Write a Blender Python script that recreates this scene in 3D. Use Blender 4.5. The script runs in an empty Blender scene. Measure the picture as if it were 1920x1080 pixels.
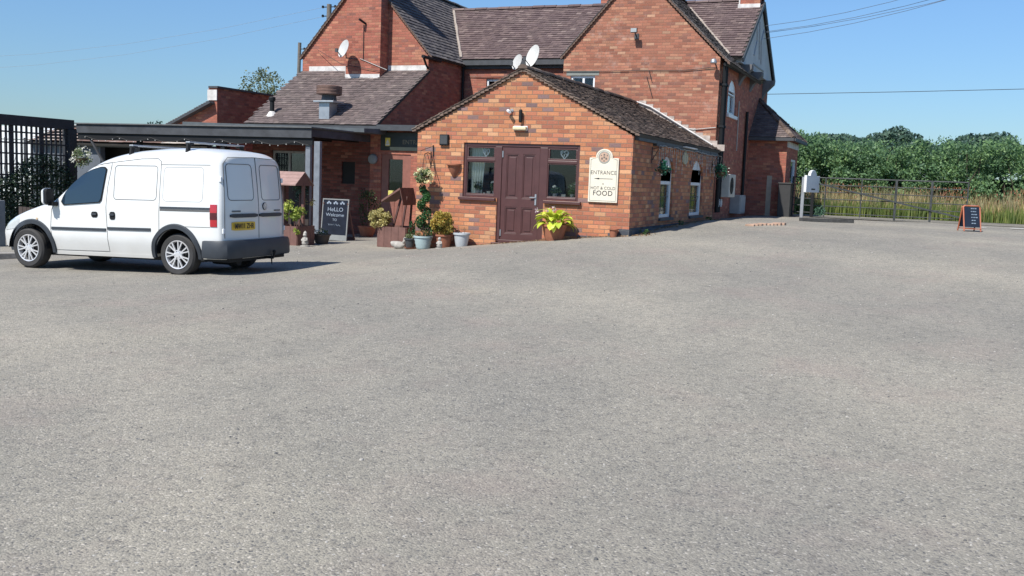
import bpy, bmesh, math, random
import numpy as np
from mathutils import Vector, Matrix
from mathutils.geometry import tessellate_polygon
random.seed(7); rng = np.random.default_rng(7)
sc = bpy.context.scene
COL = sc.collection
# ------------------------------------------------------------------ camera
F, CX, CY, CH = 1852.0, 960.0, 540.0, 1.58
def _ray(px, py): return np.array([px-CX, CY-py, -F])
_Y = _ray(1740, 366); _Y /= np.linalg.norm(_Y)
_Z = np.cross(np.array([1, -.038, 0.]), _Y); _Z /= np.linalg.norm(_Z)
if _Z[1] < 0: _Z = -_Z
_X = np.cross(_Y, _Z)
M3 = np.array([_X, _Y, _Z]); CAM = np.array([0, 0, CH])
cd = bpy.data.cameras.new('camera'); cam = bpy.data.objects.new('camera', cd); COL.objects.link(cam)
mw = Matrix([list(M3[i])+[CAM[i]] for i in range(3)]+[[0, 0, 0, 1]])
cam.matrix_world = mw
cd.sensor_width = 36; cd.lens = F/1920*36; cd.clip_end = 2000; cd.clip_start = .05
sc.camera = cam
# real places of things, read off the surveyed planes (X = along the front wall, Y = depth)
def onY(px, py, Y): d = M3@_ray(px, py); return CAM+d*(Y/d[1])
def onX(px, py, X): d = M3@_ray(px, py); return CAM+d*(X/d[0])
def onP(px, py, P0, N):
    d = M3@_ray(px, py); P0 = np.array(P0); N = np.array(N); return CAM+d*(((P0-CAM)@N)/(d@N))
# ------------------------------------------------------------------ light
SUN = Vector((-.24, -.80, 1.0)).normalized()
w = bpy.data.worlds.new('World'); sc.world = w; w.use_nodes = True
nt = w.node_tree; nt.nodes.clear()
sky = nt.nodes.new('ShaderNodeTexSky'); sky.sky_type = 'NISHITA'; sky.sun_disc = False
sky.sun_elevation = math.asin(SUN.z); sky.sun_rotation = math.atan2(SUN.x, SUN.y)
sky.air_density = 1.0; sky.dust_density = 0.35; sky.ozone_density = 2.0; sky.altitude = 50
bg = nt.nodes.new('ShaderNodeBackground'); bg.inputs[1].default_value = .080
wo = nt.nodes.new('ShaderNodeOutputWorld'); tn = nt.nodes.new('ShaderNodeMix'); tn.data_type = 'RGBA'; tn.blend_type = 'MULTIPLY'; tn.inputs[0].default_value = 1; tn.inputs[7].default_value = (.72, .94, 1.17, 1)
tc = nt.nodes.new('ShaderNodeTexCoord'); sx = nt.nodes.new('ShaderNodeSeparateXYZ'); nt.links.new(tc.outputs['Generated'], sx.inputs[0])
mr_ = nt.nodes.new('ShaderNodeMapRange'); nt.links.new(sx.outputs[2], mr_.inputs[0]); mr_.inputs[1].default_value = 0; mr_.inputs[2].default_value = .17; mr_.inputs[3].default_value = .76; mr_.inputs[4].default_value = 1.0
vm = nt.nodes.new('ShaderNodeMix'); vm.data_type = 'RGBA'; vm.inputs[6].default_value = (.0, .0, .0, 1); nt.links.new(mr_.outputs[0], vm.inputs[0]); nt.links.new(tn.outputs[2], vm.inputs[7])
nt.links.new(sky.outputs[0], tn.inputs[6]); nt.links.new(vm.outputs[2], bg.inputs[0]); nt.links.new(bg.outputs[0], wo.inputs[0])
sl = bpy.data.lights.new('sun', 'SUN'); sl.energy = 4.2; sl.angle = math.radians(.5); sl.color = (1, .955, .88)
so = bpy.data.objects.new('sun', sl); COL.objects.link(so); so.rotation_euler = SUN.to_track_quat('Z', 'Y').to_euler()
sc.view_settings.view_transform = 'Standard'; sc.view_settings.look = 'None'; sc.view_settings.gamma = 1
sc.view_settings.use_curve_mapping = False; sc.view_settings.exposure = .55
# ------------------------------------------------------------------ node helpers
def newmat(name):
    m = bpy.data.materials.new(name); m.use_nodes = True; n = m.node_tree
    b = n.nodes['Principled BSDF']; return m, n, b
def N(n, t, **k):
    x = n.nodes.new(t)
    for a, v in k.items():
        if a.startswith('i_'): x.inputs[int(a[2:])].default_value = v
        else: setattr(x, a, v)
    return x
def L(n, a, b): n.links.new(a, b)
def math_(n, op, a, b=None, c=None):
    x = n.nodes.new('ShaderNodeMath'); x.operation = op
    for i, v in enumerate((a, b, c)):
        if v is None: continue
        if isinstance(v, (int, float)): x.inputs[i].default_value = v
        else: L(n, v, x.inputs[i])
    return x.outputs[0]
def mixc(n, fac, a, b, mode='MIX'):
    x = n.nodes.new('ShaderNodeMix'); x.data_type = 'RGBA'; x.blend_type = mode
    for s, v in ((x.inputs[0], fac), (x.inputs[6], a), (x.inputs[7], b)):
        if hasattr(v, 'is_output'): L(n, v, s)
        elif isinstance(v, (int, float)): s.default_value = v
        else: s.default_value = (*v[:3], 1)
    return x.outputs[2]
def ramp(n, fac, stops, const=False):
    r = n.nodes.new('ShaderNodeValToRGB'); cr = r.color_ramp
    if const: cr.interpolation = 'CONSTANT'
    while len(cr.elements) < len(stops): cr.elements.new(.5)
    for e, (p, c) in zip(cr.elements, stops): e.position = p; e.color = (*c, 1)
    L(n, fac, r.inputs[0]); return r.outputs[0]
def noise(n, vec, scale, detail=3, rough=.5, out=0):
    x = N(n, 'ShaderNodeTexNoise'); x.inputs['Scale'].default_value = scale; x.inputs['Detail'].default_value = detail
    x.inputs['Roughness'].default_value = rough
    if vec is not None: L(n, vec, x.inputs['Vector'])
    return x.outputs[out]
def bump(n, h, strength, dist, b):
    x = N(n, 'ShaderNodeBump'); x.inputs['Strength'].default_value = strength; x.inputs['Distance'].default_value = dist
    L(n, h, x.inputs['Height']); L(n, x.outputs[0], b.inputs['Normal'])
def pos(n): return N(n, 'ShaderNodeNewGeometry').outputs['Position']
def objc(n): return N(n, 'ShaderNodeTexCoord').outputs['Object']
def plain(name, col, rough=.6, metal=0, var=.12, scale=6, bmp=.15, spec=.5, coat=0):
    m, n, b = newmat(name)
    v = objc(n); nz = noise(n, v, scale, 5, .6)
    dark = [c*(1-var) for c in col]; lite = [min(1, c*(1+var)) for c in col]
    c = ramp(n, nz, [(.3, dark), (.7, lite)])
    L(n, c, b.inputs['Base Color']); b.inputs['Roughness'].default_value = rough; b.inputs['Metallic'].default_value = metal
    b.inputs['Specular IOR Level'].default_value = spec; b.inputs['Coat Weight'].default_value = coat
    if bmp: bump(n, noise(n, v, scale*8, 4), bmp, .004, b)
    return m
def brick(name, pal, mortar, bw=.235, bh=.084, mj=.012, stain=.25, chalk=0.0, dirt=(.5, .5, .5), sub=.5):
    m, n, b = newmat(name)
    p = pos(n); s = N(n, 'ShaderNodeSeparateXYZ'); L(n, p, s.inputs[0])
    wob = noise(n, p, 3.0, 2)
    u = math_(n, 'ADD', s.outputs[0], s.outputs[1])
    zz = math_(n, 'ADD', s.outputs[2], math_(n, 'MULTIPLY', math_(n, 'SUBTRACT', wob, .5), .012))
    v = math_(n, 'DIVIDE', zz, bh); row = math_(n, 'FLOOR', v)
    rr = N(n, 'ShaderNodeTexWhiteNoise', noise_dimensions='1D'); L(n, row, rr.inputs[1])
    uu = math_(n, 'ADD', math_(n, 'DIVIDE', u, bw), math_(n, 'ADD', math_(n, 'MULTIPLY', math_(n, 'MODULO', math_(n, 'ADD', row, 100), 2), .5), math_(n, 'MULTIPLY', rr.outputs[0], .12)))
    colm = math_(n, 'FLOOR', uu)
    cv = N(n, 'ShaderNodeCombineXYZ'); L(n, colm, cv.inputs[0]); L(n, row, cv.inputs[1])
    wn = N(n, 'ShaderNodeTexWhiteNoise', noise_dimensions='3D'); L(n, cv.outputs[0], wn.inputs[0])
    c = ramp(n, wn.outputs[0], pal, True)
    wn2 = N(n, 'ShaderNodeTexWhiteNoise', noise_dimensions='4D'); L(n, cv.outputs[0], wn2.inputs[0]); wn2.inputs[1].default_value = 4.4
    c = mixc(n, 1, c, ramp(n, wn2.outputs[0], [(0, (.78, .78, .78)), (1, (1.18, 1.16, 1.14))]), 'MULTIPLY')
    fine = noise(n, p, 38, 5, .65)
    c = mixc(n, 1, c, ramp(n, fine, [(.3, (.78, .76, .76)), (.7, (1.16, 1.15, 1.14))]), 'MULTIPLY')
    fu = math_(n, 'FRACT', uu); fv = math_(n, 'FRACT', v)
    ed = math_(n, 'MULTIPLY', math_(n, 'SUBTRACT', fine, .5), .05)
    mu = math_(n, 'MINIMUM', fu, math_(n, 'SUBTRACT', 1, fu)); mv = math_(n, 'MINIMUM', fv, math_(n, 'SUBTRACT', 1, fv))
    du = math_(n, 'MULTIPLY', mu, bw); dv = math_(n, 'MULTIPLY', mv, bh)
    d = math_(n, 'ADD', math_(n, 'MINIMUM', du, dv), math_(n, 'MULTIPLY', ed, .06))
    mask = N(n, 'ShaderNodeMapRange'); L(n, d, mask.inputs[0]); mask.inputs[1].default_value = mj*.35; mask.inputs[2].default_value = mj*.62
    c = mixc(n, mask.outputs[0], mortar, c)
    big = noise(n, p, .9, 4, .6)
    c = mixc(n, ramp(n, big, [(.42, (0, 0, 0)), (.68, (stain, stain, stain))]), c, dirt)
    if chalk:
        ch = noise(n, p, 2.2, 6, .75)
        c = mixc(n, ramp(n, ch, [(.55, (0, 0, 0)), (.8, (chalk,)*3)]), c, (.62, .50, .43))
    L(n, c, b.inputs['Base Color']); b.inputs['Roughness'].default_value = .9; b.inputs['Specular IOR Level'].default_value = .2
    h = math_(n, 'ADD', math_(n, 'MULTIPLY', mask.outputs[0], 1), math_(n, 'MULTIPLY', fine, .35))
    bump(n, h, .7, .008, b)
    return m
def tilemat(name, pal, moss=.2, rough=.85):
    m, n, b = newmat(name); g = N(n, 'ShaderNodeNewGeometry')
    c = ramp(n, g.outputs['Random Per Island'], pal)
    p = g.outputs['Position']; nz = noise(n, p, 14, 5, .65)
    c = mixc(n, 1, c, ramp(n, nz, [(.3, (.84, .84, .84)), (.72, (1.14, 1.12, 1.1))]), 'MULTIPLY')
    mo = noise(n, p, 1.7, 6, .7)
    c = mixc(n, ramp(n, mo, [(.5, (0, 0, 0)), (.75, (moss,)*3)]), c, (.30, .28, .22))
    L(n, c, b.inputs['Base Color']); b.inputs['Roughness'].default_value = rough; b.inputs['Specular IOR Level'].default_value = .25
    bump(n, nz, .4, .004, b); return m
def leafmat(name, cols, trans=.35, rough=.5):
    m, n, b = newmat(name); g = N(n, 'ShaderNodeNewGeometry')
    st = [(i/(max(1, len(cols)-1)), c) for i, c in enumerate(cols)]
    c = ramp(n, g.outputs['Random Per Island'], st)
    big = noise(n, g.outputs['Position'], 1.1, 3)
    c = mixc(n, 1, c, ramp(n, big, [(.35, (.72, .78, .8)), (.65, (1.25, 1.2, 1.05))]), 'MULTIPLY')
    L(n, c, b.inputs['Base Color']); b.inputs['Roughness'].default_value = rough; b.inputs['Specular IOR Level'].default_value = .35
    t = N(n, 'ShaderNodeBsdfTranslucent'); L(n, c, t.inputs[0]); mx = N(n, 'ShaderNodeMixShader'); mx.inputs[0].default_value = trans
    L(n, b.outputs[0], mx.inputs[1]); L(n, t.outputs[0], mx.inputs[2]); L(n, mx.outputs[0], n.nodes['Material Output'].inputs[0])
    return m
def glassmat(name, tint=(.93, .96, .97), dark=.55):
    m, n, b = newmat(name)
    tr = N(n, 'ShaderNodeBsdfTransparent'); tr.inputs[0].default_value = (*tint, 1)
    gl = N(n, 'ShaderNodeBsdfGlossy'); gl.inputs['Roughness'].default_value = .02; gl.inputs[0].default_value = (.9, .95, 1, 1)
    fr = N(n, 'ShaderNodeFresnel'); fr.inputs[0].default_value = 1.5
    f2 = math_(n, 'MULTIPLY', fr.outputs[0], .8)
    mx = N(n, 'ShaderNodeMixShader'); L(n, f2, mx.inputs[0]); L(n, tr.outputs[0], mx.inputs[1]); L(n, gl.outputs[0], mx.inputs[2])
    L(n, mx.outputs[0], n.nodes['Material Output'].inputs[0]); return m
# ------------------------------------------------------------------ mesh helpers
class MB:
    def __init__(s): s.v = []; s.f = []; s.smooth = False; s.mi = []; s.cur = 0
    def add(s, vs, fs):
        o = len(s.v); s.v += [tuple(map(float, p)) for p in vs]; s.f += [tuple(i+o for i in f) for f in fs]; s.mi += [s.cur]*len(fs); return s
    def box(s, x0, x1, y0, y1, z0, z1, T=None):
        v = [(x, y, z) for x in (x0, x1) for y in (y0, y1) for z in (z0, z1)]
        if T is not None: v = [tuple(T@Vector(p)) for p in v]
        return s.add(v, [(0, 1, 3, 2), (4, 6, 7, 5), (0, 4, 5, 1), (2, 3, 7, 6), (0, 2, 6, 4), (1, 5, 7, 3)])
    def bar(s, a, b, w, h=None, up=(0, 0, 1)):
        a, b = Vector(a), Vector(b); h = h or w; d = (b-a).normalized(); u = Vector(up)
        if abs(d.dot(u)) > .98: u = Vector((1, 0, 0))
        r = d.cross(u).normalized()*w/2; t = r.cross(d).normalized()*h/2
        v = [p+q for p in (a, b) for q in (-r-t, r-t, r+t, -r+t)]
        return s.add(v, [(3, 2, 1, 0), (4, 5, 6, 7), (0, 1, 5, 4), (1, 2, 6, 5), (2, 3, 7, 6), (3, 0, 4, 7)])
    def tube(s, pts, r, n=8, cap=True):
        pts = [Vector(p) for p in pts]; rs = r if hasattr(r, '__len__') else [r]*len(pts); o = len(s.v); vs = []; fs = []
        prev = None
        for i, p in enumerate(pts):
            d = (pts[min(i+1, len(pts)-1)]-pts[max(i-1, 0)]).normalized()
            u = prev if prev is not None else (Vector((0, 0, 1)) if abs(d.z) < .9 else Vector((1, 0, 0)))
            a = d.cross(u).normalized(); u = a.cross(d).normalized(); prev = u
            for k in range(n):
                t = 2*math.pi*k/n; vs.append(p+(a*math.cos(t)+u*math.sin(t))*rs[i])
        for i in range(len(pts)-1):
            for k in range(n):
                k2 = (k+1) % n; fs.append((i*n+k, i*n+k2, (i+1)*n+k2, (i+1)*n+k))
        if cap: fs.append(tuple(range(n-1, -1, -1))); fs.append(tuple((len(pts)-1)*n+k for k in range(n)))
        return s.add(vs, fs)
    def lathe(s, prof, c=(0, 0, 0), n=24, T=None, cap=True):
        vs = []; fs = []
        for r, z in prof:
            for k in range(n):
                t = 2*math.pi*k/n; p = Vector((r*math.cos(t), r*math.sin(t), z))
                if T is not None: p = T@p
                vs.append(p+Vector(c))
        for i in range(len(prof)-1):
            for k in range(n):
                k2 = (k+1) % n; fs.append((i*n+k, i*n+k2, (i+1)*n+k2, (i+1)*n+k))
        if cap and prof[0][0] > 1e-4: fs.append(tuple(range(n-1, -1, -1)))
        if cap and prof[-1][0] > 1e-4: fs.append(tuple((len(prof)-1)*n+k for k in range(n)))
        return s.add(vs, fs)
    def ball(s, c, r, n=10, sc=(1, 1, 1)):
        prof = [(math.sin(math.pi*i/n), -math.cos(math.pi*i/n)) for i in range(n+1)]
        T = Matrix.Diagonal((r*sc[0], r*sc[1], r*sc[2]))
        prof[0] = (0.0001, -1); prof[-1] = (0.0001, 1)
        return s.lathe(prof, c, max(8, n+2), T)
    def prism(s, poly, f0, f1, holes=()):
        """poly: list of 2D; f0,f1 map (a,b)->3D for the two faces"""
        loops = [list(poly)]+[list(h) for h in holes]
        tris = tessellate_polygon([[Vector((a, b, 0)) for a, b in l] for l in loops])
        flat = [p for l in loops for p in l]; n = len(flat)
        vs = [f0(*p) for p in flat]+[f1(*p) for p in flat]; fs = []
        for t in tris: fs.append(tuple(t)); fs.append(tuple(i+n for i in reversed(t)))
        o = 0
        for l in loops:
            k = len(l)
            for i in range(k): j = (i+1) % k; fs.append((o+i, o+j, n+o+j, n+o+i))
            o += k
        return s.add(vs, fs)
    def build(s, name, mat, parent=None, smooth=False, bevel=0, fix=True, smang=None):
        me = bpy.data.meshes.new(name); me.from_pydata(s.v, [], s.f)
        mats = mat if isinstance(mat, (list, tuple)) else [mat]
        for m in mats: me.materials.append(m)
        if len(mats) > 1: me.polygons.foreach_set('material_index', s.mi)
        if fix:
            bm = bmesh.new(); bm.from_mesh(me); bmesh.ops.recalc_face_normals(bm, faces=bm.faces); bm.to_mesh(me); bm.free()
        if smooth: me.polygons.foreach_set('use_smooth', [True]*len(me.polygons))
        me.update()
        if smang is not None: me.set_sharp_from_angle(angle=math.radians(smang))
        o = bpy.data.objects.new(name, me); COL.objects.link(o)
        if parent is not None: par(o, parent)
        if bevel:
            md = o.modifiers.new('bevel', 'BEVEL'); md.width = bevel; md.segments = 2; md.limit_method = 'ANGLE'
        return o
def par(o, parent):
    o.parent = parent
    L0 = WM.get(parent.name, Matrix.Identity(4)); o.matrix_parent_inverse = L0.inverted(); WM[o.name] = L0 if False else Matrix.Identity(4)
WM = {}
def tag(o, label=None, cat=None, group=None, kind=None):
    if label: o['label'] = label
    if cat: o['category'] = cat
    if group: o['group'] = group
    if kind: o['kind'] = kind
    return o
def thing(name, label, cat, loc=(0, 0, 0), group=None):
    o = bpy.data.objects.new(name, None); COL.objects.link(o); o.location = loc; o.empty_display_size = .1
    WM[o.name] = Matrix.Translation(Vector([float(a) for a in loc]))
    return tag(o, label, cat, group)
def ym(y): return lambda a, b: (a, y, b)
def xm(x): return lambda a, b: (x, a, b)
def rect(a0, a1, b0, b1): return [(a0, b0), (a1, b0), (a1, b1), (a0, b1)]
def text(name, body, size, loc, T, mat, parent, extr=.002, sx=1.0, align='CENTER', bold=0.0, spacing=1.0):
    cu = bpy.data.curves.new(name, 'FONT'); cu.body = body; cu.size = size; cu.extrude = extr; cu.align_x = align; cu.align_y = 'CENTER'
    cu.offset = bold; cu.space_character = spacing
    to = bpy.data.objects.new(name, cu); COL.objects.link(to); bpy.context.view_layer.update()
    me = bpy.data.meshes.new_from_object(to); bpy.data.objects.remove(to)
    X = Matrix.Translation(Vector([float(a) for a in loc]))@T@Matrix.Diagonal((sx, 1, 1, 1)); me.transform(X)
    me.materials.clear(); me.materials.append(mat)
    o = bpy.data.objects.new(name, me); COL.objects.link(o)
    if parent is not None: par(o, parent)
    return o
RX90 = Matrix.Rotation(math.pi/2, 4, 'X')      # text facing -Y
RXX = Matrix.Rotation(math.pi/2, 4, 'Z')@RX90   # text facing +X
def leaves(name, P, size, mat, parent=None, aspect=.55, up=0.3, jit=.35, fold=.18, nrm=None):
    """a mesh of folded leaf blades, one island each; P (n,3) centres"""
    P = np.asarray(P, float); n = len(P)
    d = rng.normal(size=(n, 3)); d[:, 2] += up; d /= np.linalg.norm(d, axis=1)[:, None]
    q = rng.normal(size=(n, 3)); r = np.cross(d, q); r /= np.linalg.norm(r, axis=1)[:, None]; nn = np.cross(d, r)
    s = size*(1+jit*rng.uniform(-1, 1, n))[:, None]
    a = P-d*s*.5; b = P+r*s*aspect*.5+nn*s*fold*.5; c = P+d*s*.5; e = P-r*s*aspect*.5+nn*s*fold*.5
    V = np.stack([a, b, c, e], 1).reshape(-1, 3); me = bpy.data.meshes.new(name)
    me.vertices.add(4*n); me.vertices.foreach_set('co', V.ravel())
    me.loops.add(6*n); me.polygons.add(2*n)
    base = (np.arange(n)*4)[:, None]; li = (base+np.array([0, 1, 2, 0, 2, 3])).ravel().astype(np.int32)
    me.loops.foreach_set('vertex_index', li); me.polygons.foreach_set('loop_start', np.arange(0, 6*n, 3, dtype=np.int32))
    me.update(calc_edges=True); me.validate(); me.materials.append(mat)
    o = bpy.data.objects.new(name, me); COL.objects.link(o)
    if parent is not None: par(o, parent)
    return o
def cloud(c, rad, n, clumps=14, cr=.35, shell=.75, squash=1.0, seed=0):
    """clumpy point cloud in an ellipsoid"""
    g = np.random.default_rng(seed); rad = np.array(rad if hasattr(rad, '__len__') else (rad,)*3, float)
    d = g.normal(size=(clumps, 3)); d /= np.linalg.norm(d, axis=1)[:, None]
    cc = d*(shell+(1-shell)*g.uniform(-1, .6, clumps))[:, None]
    k = g.integers(0, clumps, n); e = g.normal(size=(n, 3)); e /= np.linalg.norm(e, axis=1)[:, None]
    rr = cr*(g.uniform(.3, 1, n)**.5)[:, None]*(.7+.6*g.random(clumps))[k][:, None]
    return np.array(c)+(cc[k]+e*rr)*rad
# tiled slope: every tile is a small wedge
def slope(O, U, V, poly, mb, under, tw=.165, g=.10, lift=.024, seed=1, inset=0.0):
    O, U, V = Vector(O), Vector(U).normalized(), Vector(V).normalized(); Nn = U.cross(V).normalized()
    if Nn.z < 0: Nn = -Nn
    R = random.Random(seed)
    us = [p[0] for p in poly]; vs_ = [p[1] for p in poly]
    def inside(u, v):
        c = False; k = len(poly)
        for i in range(k):
            (x1, y1), (x2, y2) = poly[i], poly[(i+1) % k]
            if (y1 > v) != (y2 > v) and u < (x2-x1)*(v-y1)/(y2-y1)+x1: c = not c
        return c
    j = 0; v = min(vs_)
    while v < max(vs_)-.02:
        u = min(us)-(tw/2 if j % 2 else 0); sag = R.uniform(-.004, .004)
        while u < max(us):
            u1, u2 = u, u+tw-.004
            if inside(u+tw/2, v+g/2):
                u1 = max(u1, min(us)); u2 = min(u2, max(us))
                l = lift+R.uniform(-.004, .007); dv = R.uniform(-.007, .007)+sag; tl = R.uniform(-.003, .003)
                ps = []
                for (a, b, h) in ((u1, v+dv, l+tl), (u2, v+dv, l-tl), (u2, v+g+.03, .004), (u1, v+g+.03, .004), (u1, v+dv, l+tl-.016), (u2, v+dv, l-tl-.016), (u2, v+g+.03, -.012), (u1, v+g+.03, -.012)):
                    ps.append(O+U*a+V*b+Nn*h)
                mb.add(ps, [(0, 1, 2, 3), (4, 5, 1, 0), (5, 6, 2, 1), (7, 4, 0, 3), (7, 6, 5, 4)])
            u += tw
        v += g; j += 1
    # solid deck underneath
    f = lambda h: (lambda a, b: tuple(O+U*a+V*b+Nn*h)); um = min(us)+inset
    under.prism([(max(a, um), b) for a, b in poly], f(-.004), f(-.07))
def ridge(mb, a, b, r=.11, seg=.42, seed=3):
    a, b = Vector(a), Vector(b); n = max(1, int((b-a).length/seg)); R = random.Random(seed); d = (b-a)/n
    dn = d.normalized(); side = dn.cross(Vector((0, 0, 1))).normalized(); up = side.cross(dn)
    for i in range(n):
        p = a+d*i; q = a+d*(i+.97); rr = r*(1+R.uniform(-.05, .08)); vs = []; dz = up*R.uniform(-.008, .012)
        for c in (p, q):
            for k in range(7):
                t = math.pi*k/6; vs.append(c+dz+side*math.cos(t)*rr+up*(math.sin(t)*rr*.8-.05))
        mb.add(vs, [(k, k+1, k+8, k+7) for k in range(6)]+[tuple(range(7)), tuple(range(13, 6, -1))])
# ------------------------------------------------------------------ ground
def S_(t): t = np.clip(t, 0, 1); return t*t*(3-2*t)
def G(x, y): return .74*S_((np.asarray(x, float)+11)/6.5)*S_((np.asarray(y, float)-3)/22)+.022*np.minimum(0, np.maximum(x, -25)+10)
def gz(x, y): return float(G(x, y))
def onG(px, py):
    d = M3@_ray(px, py); d = d/np.hypot(d[0], d[1]); t = 1.0
    while t < 90:
        P = CAM+d*t
        if P[2] <= gz(P[0], P[1]): break
        t += .01
    return P
def sheet(name, xs, ys, mat, dz=0, fn=None):
    X, Y = np.meshgrid(xs, ys); Z = (G(X, Y) if fn is None else fn(X, Y))+dz
    V = np.stack([X, Y, Z], -1).reshape(-1, 3); nx, ny = len(xs), len(ys)
    fs = [(j*nx+i, j*nx+i+1, (j+1)*nx+i+1, (j+1)*nx+i) for j in range(ny-1) for i in range(nx-1)]
    me = bpy.data.meshes.new(name); me.from_pydata(V.tolist(), [], fs); me.materials.append(mat)
    me.polygons.foreach_set('use_smooth', [True]*len(fs)); me.update()
    o = bpy.data.objects.new(name, me); COL.objects.link(o); o['kind'] = 'structure'; return o
def tarmac(name, base, pink=.3, stone=1.0):
    m, n, b = newmat(name); p = pos(n)
    st = N(n, 'ShaderNodeMapping'); st.inputs['Rotation'].default_value = (0, 0, .5); st.inputs['Scale'].default_value = (.9, .5, 1); L(n, p, st.inputs[0])
    big = noise(n, st.outputs[0], .35, 5, .6); mid = noise(n, st.outputs[0], 1.6, 5, .65)
    vo = N(n, 'ShaderNodeTexVoronoi'); vo.inputs['Scale'].default_value = 95; L(n, p, vo.inputs['Vector'])
    vb = N(n, 'ShaderNodeTexVoronoi'); vb.inputs['Scale'].default_value = 44; L(n, p, vb.inputs['Vector'])
    sep = N(n, 'ShaderNodeSeparateColor'); L(n, vo.outputs['Color'], sep.inputs[0])
    c = ramp(n, sep.outputs[0], [(0, [base*.5]*3), (.14, [base*.9, base*.85, base*.745]), (.6, [base*1.06, base*.995, base*.86]), (.93, [base*1.2, base*1.12, base*.955]), (1, [base*1.7, base*1.58, base*1.4])])
    pit = ramp(n, noise(n, p, 38, 6, .75), [(.28, (.42, .42, .42)), (.41, (.94, .94, .94)), (.62, (1.04, 1.04, 1.03)), (.8, (1.2, 1.18, 1.15))])
    c = mixc(n, .72*stone, c, pit, 'MULTIPLY')
    c = mixc(n, 1, c, ramp(n, big, [(.32, (.91, .915, .925)), (.5, (1, 1, 1)), (.68, (1.07, 1.06, 1.04))]), 'MULTIPLY')
    c = mixc(n, 1, c, ramp(n, mid, [(.3, (.90, .905, .915)), (.7, (1.08, 1.07, 1.06))]), 'MULTIPLY')
    pk = noise(n, p, .8, 4, .6)
    c = mixc(n, ramp(n, pk, [(.52, (0, 0, 0)), (.75, (pink,)*3)]), c, (base*1.15, base*.86, base*.78))
    # tyre-worn sweeps and old damp stains
    gr = noise(n, p, 11, 6, .8); c = mixc(n, 1, c, ramp(n, gr, [(.34, (.70, .70, .71)), (.46, (.98, .98, .98)), (.6, (1.04, 1.04, 1.03)), (.74, (1.24, 1.22, 1.19))]), 'MULTIPLY')
    wv = N(n, 'ShaderNodeTexWave'); wv.wave_type = 'RINGS'; wv.rings_direction = 'Z'; wv.inputs['Scale'].default_value = .055; wv.inputs['Distortion'].default_value = 3.0; wv.inputs['Detail'].default_value = 3; wv.inputs['Detail Scale'].default_value = 1.2
    mp = N(n, 'ShaderNodeMapping'); mp.inputs['Location'].default_value = (14, 6, 0); L(n, p, mp.inputs[0]); L(n, mp.outputs[0], wv.inputs['Vector'])
    c = mixc(n, 1, c, ramp(n, wv.outputs['Fac'], [(.0, (.94, .945, .955)), (.35, (1, 1, 1)), (.8, (1.03, 1.03, 1.02)), (1, (1.12, 1.11, 1.09))]), 'MULTIPLY')
    sn = noise(n, p, .33, 6, .72); c = mixc(n, 1, c, ramp(n, sn, [(.30, (.86, .865, .88)), (.42, (1, 1, 1)), (.60, (1, 1, 1)), (.74, (1.15, 1.12, 1.07))]), 'MULTIPLY')
    sepb = N(n, 'ShaderNodeSeparateColor'); L(n, vb.outputs['Color'], sepb.inputs[0])
    spk = math_(n, 'GREATER_THAN', sepb.outputs[1], .95); spd = math_(n, 'LESS_THAN', vb.outputs['Distance'], .36)
    c = mixc(n, math_(n, 'MULTIPLY', math_(n, 'MULTIPLY', spk, spd), .7), c, mixc(n, sepb.outputs[2], (.07, .07, .075), (.52, .50, .46)))
    L(n, c, b.inputs['Base Color']); b.inputs['Roughness'].default_value = .93; b.inputs['Specular IOR Level'].default_value = .15
    h = math_(n, 'ADD', math_(n, 'MULTIPLY', vo.outputs['Distance'], -.7), math_(n, 'MULTIPLY', noise(n, p, 40, 5, .7), 1.5))
    bump(n, h, .8*stone, .007, b); return m
m_yard = tarmac('worn_tarmac', .268)
m_road = tarmac('road_tarmac', .20, .05, .6)
m_soil = plain('field_soil', (.10, .13, .05), .95, var=.3, scale=.8)
ax_ = np.concatenate([[-600, -200, -80], np.arange(-40, 30.1, 1.0), [60, 150, 600]])
ay_ = np.concatenate([[-200, -60, -20], np.arange(-8, 60.1, 1.0), [90, 200, 900]])
sheet('ground', ax_, ay_, m_soil, -.06)
def Gy(X, Y): return G(X, Y)+.012*np.sin(X*1.3+Y*.7)*np.sin(Y*.9-X*.4)+.008*np.sin(X*3.1+1)*np.sin(Y*2.7)
sheet('car_park', np.arange(-26, 9.01, .25), np.arange(-3, 33.01, .25), m_yard, 0, Gy)
sheet('road', np.array([-60, -30, -4, 0, 4, 8, 14, 40, 80]), np.array([32.6, 34, 36.1]), m_road, .012)
m_white_line = plain('road_paint', (.62, .62, .6), .8, var=.25, scale=9)
rm = thing('road_marking', 'worn white dashed line painted on the road at the yard mouth', 'road marking', (2, 31.5, .75))
for a, b in (((1829, 427.5), (1846, 428)), ((1896, 429.5), (1925, 430.5))):
    p, q = onG(*a), onG(*b); mb = MB(); mb.bar((p[0], p[1], gz(p[0], p[1])+.024), (q[0], q[1], gz(q[0], q[1])+.024), .16, .006); mb.build('dash', m_white_line, rm)
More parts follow.
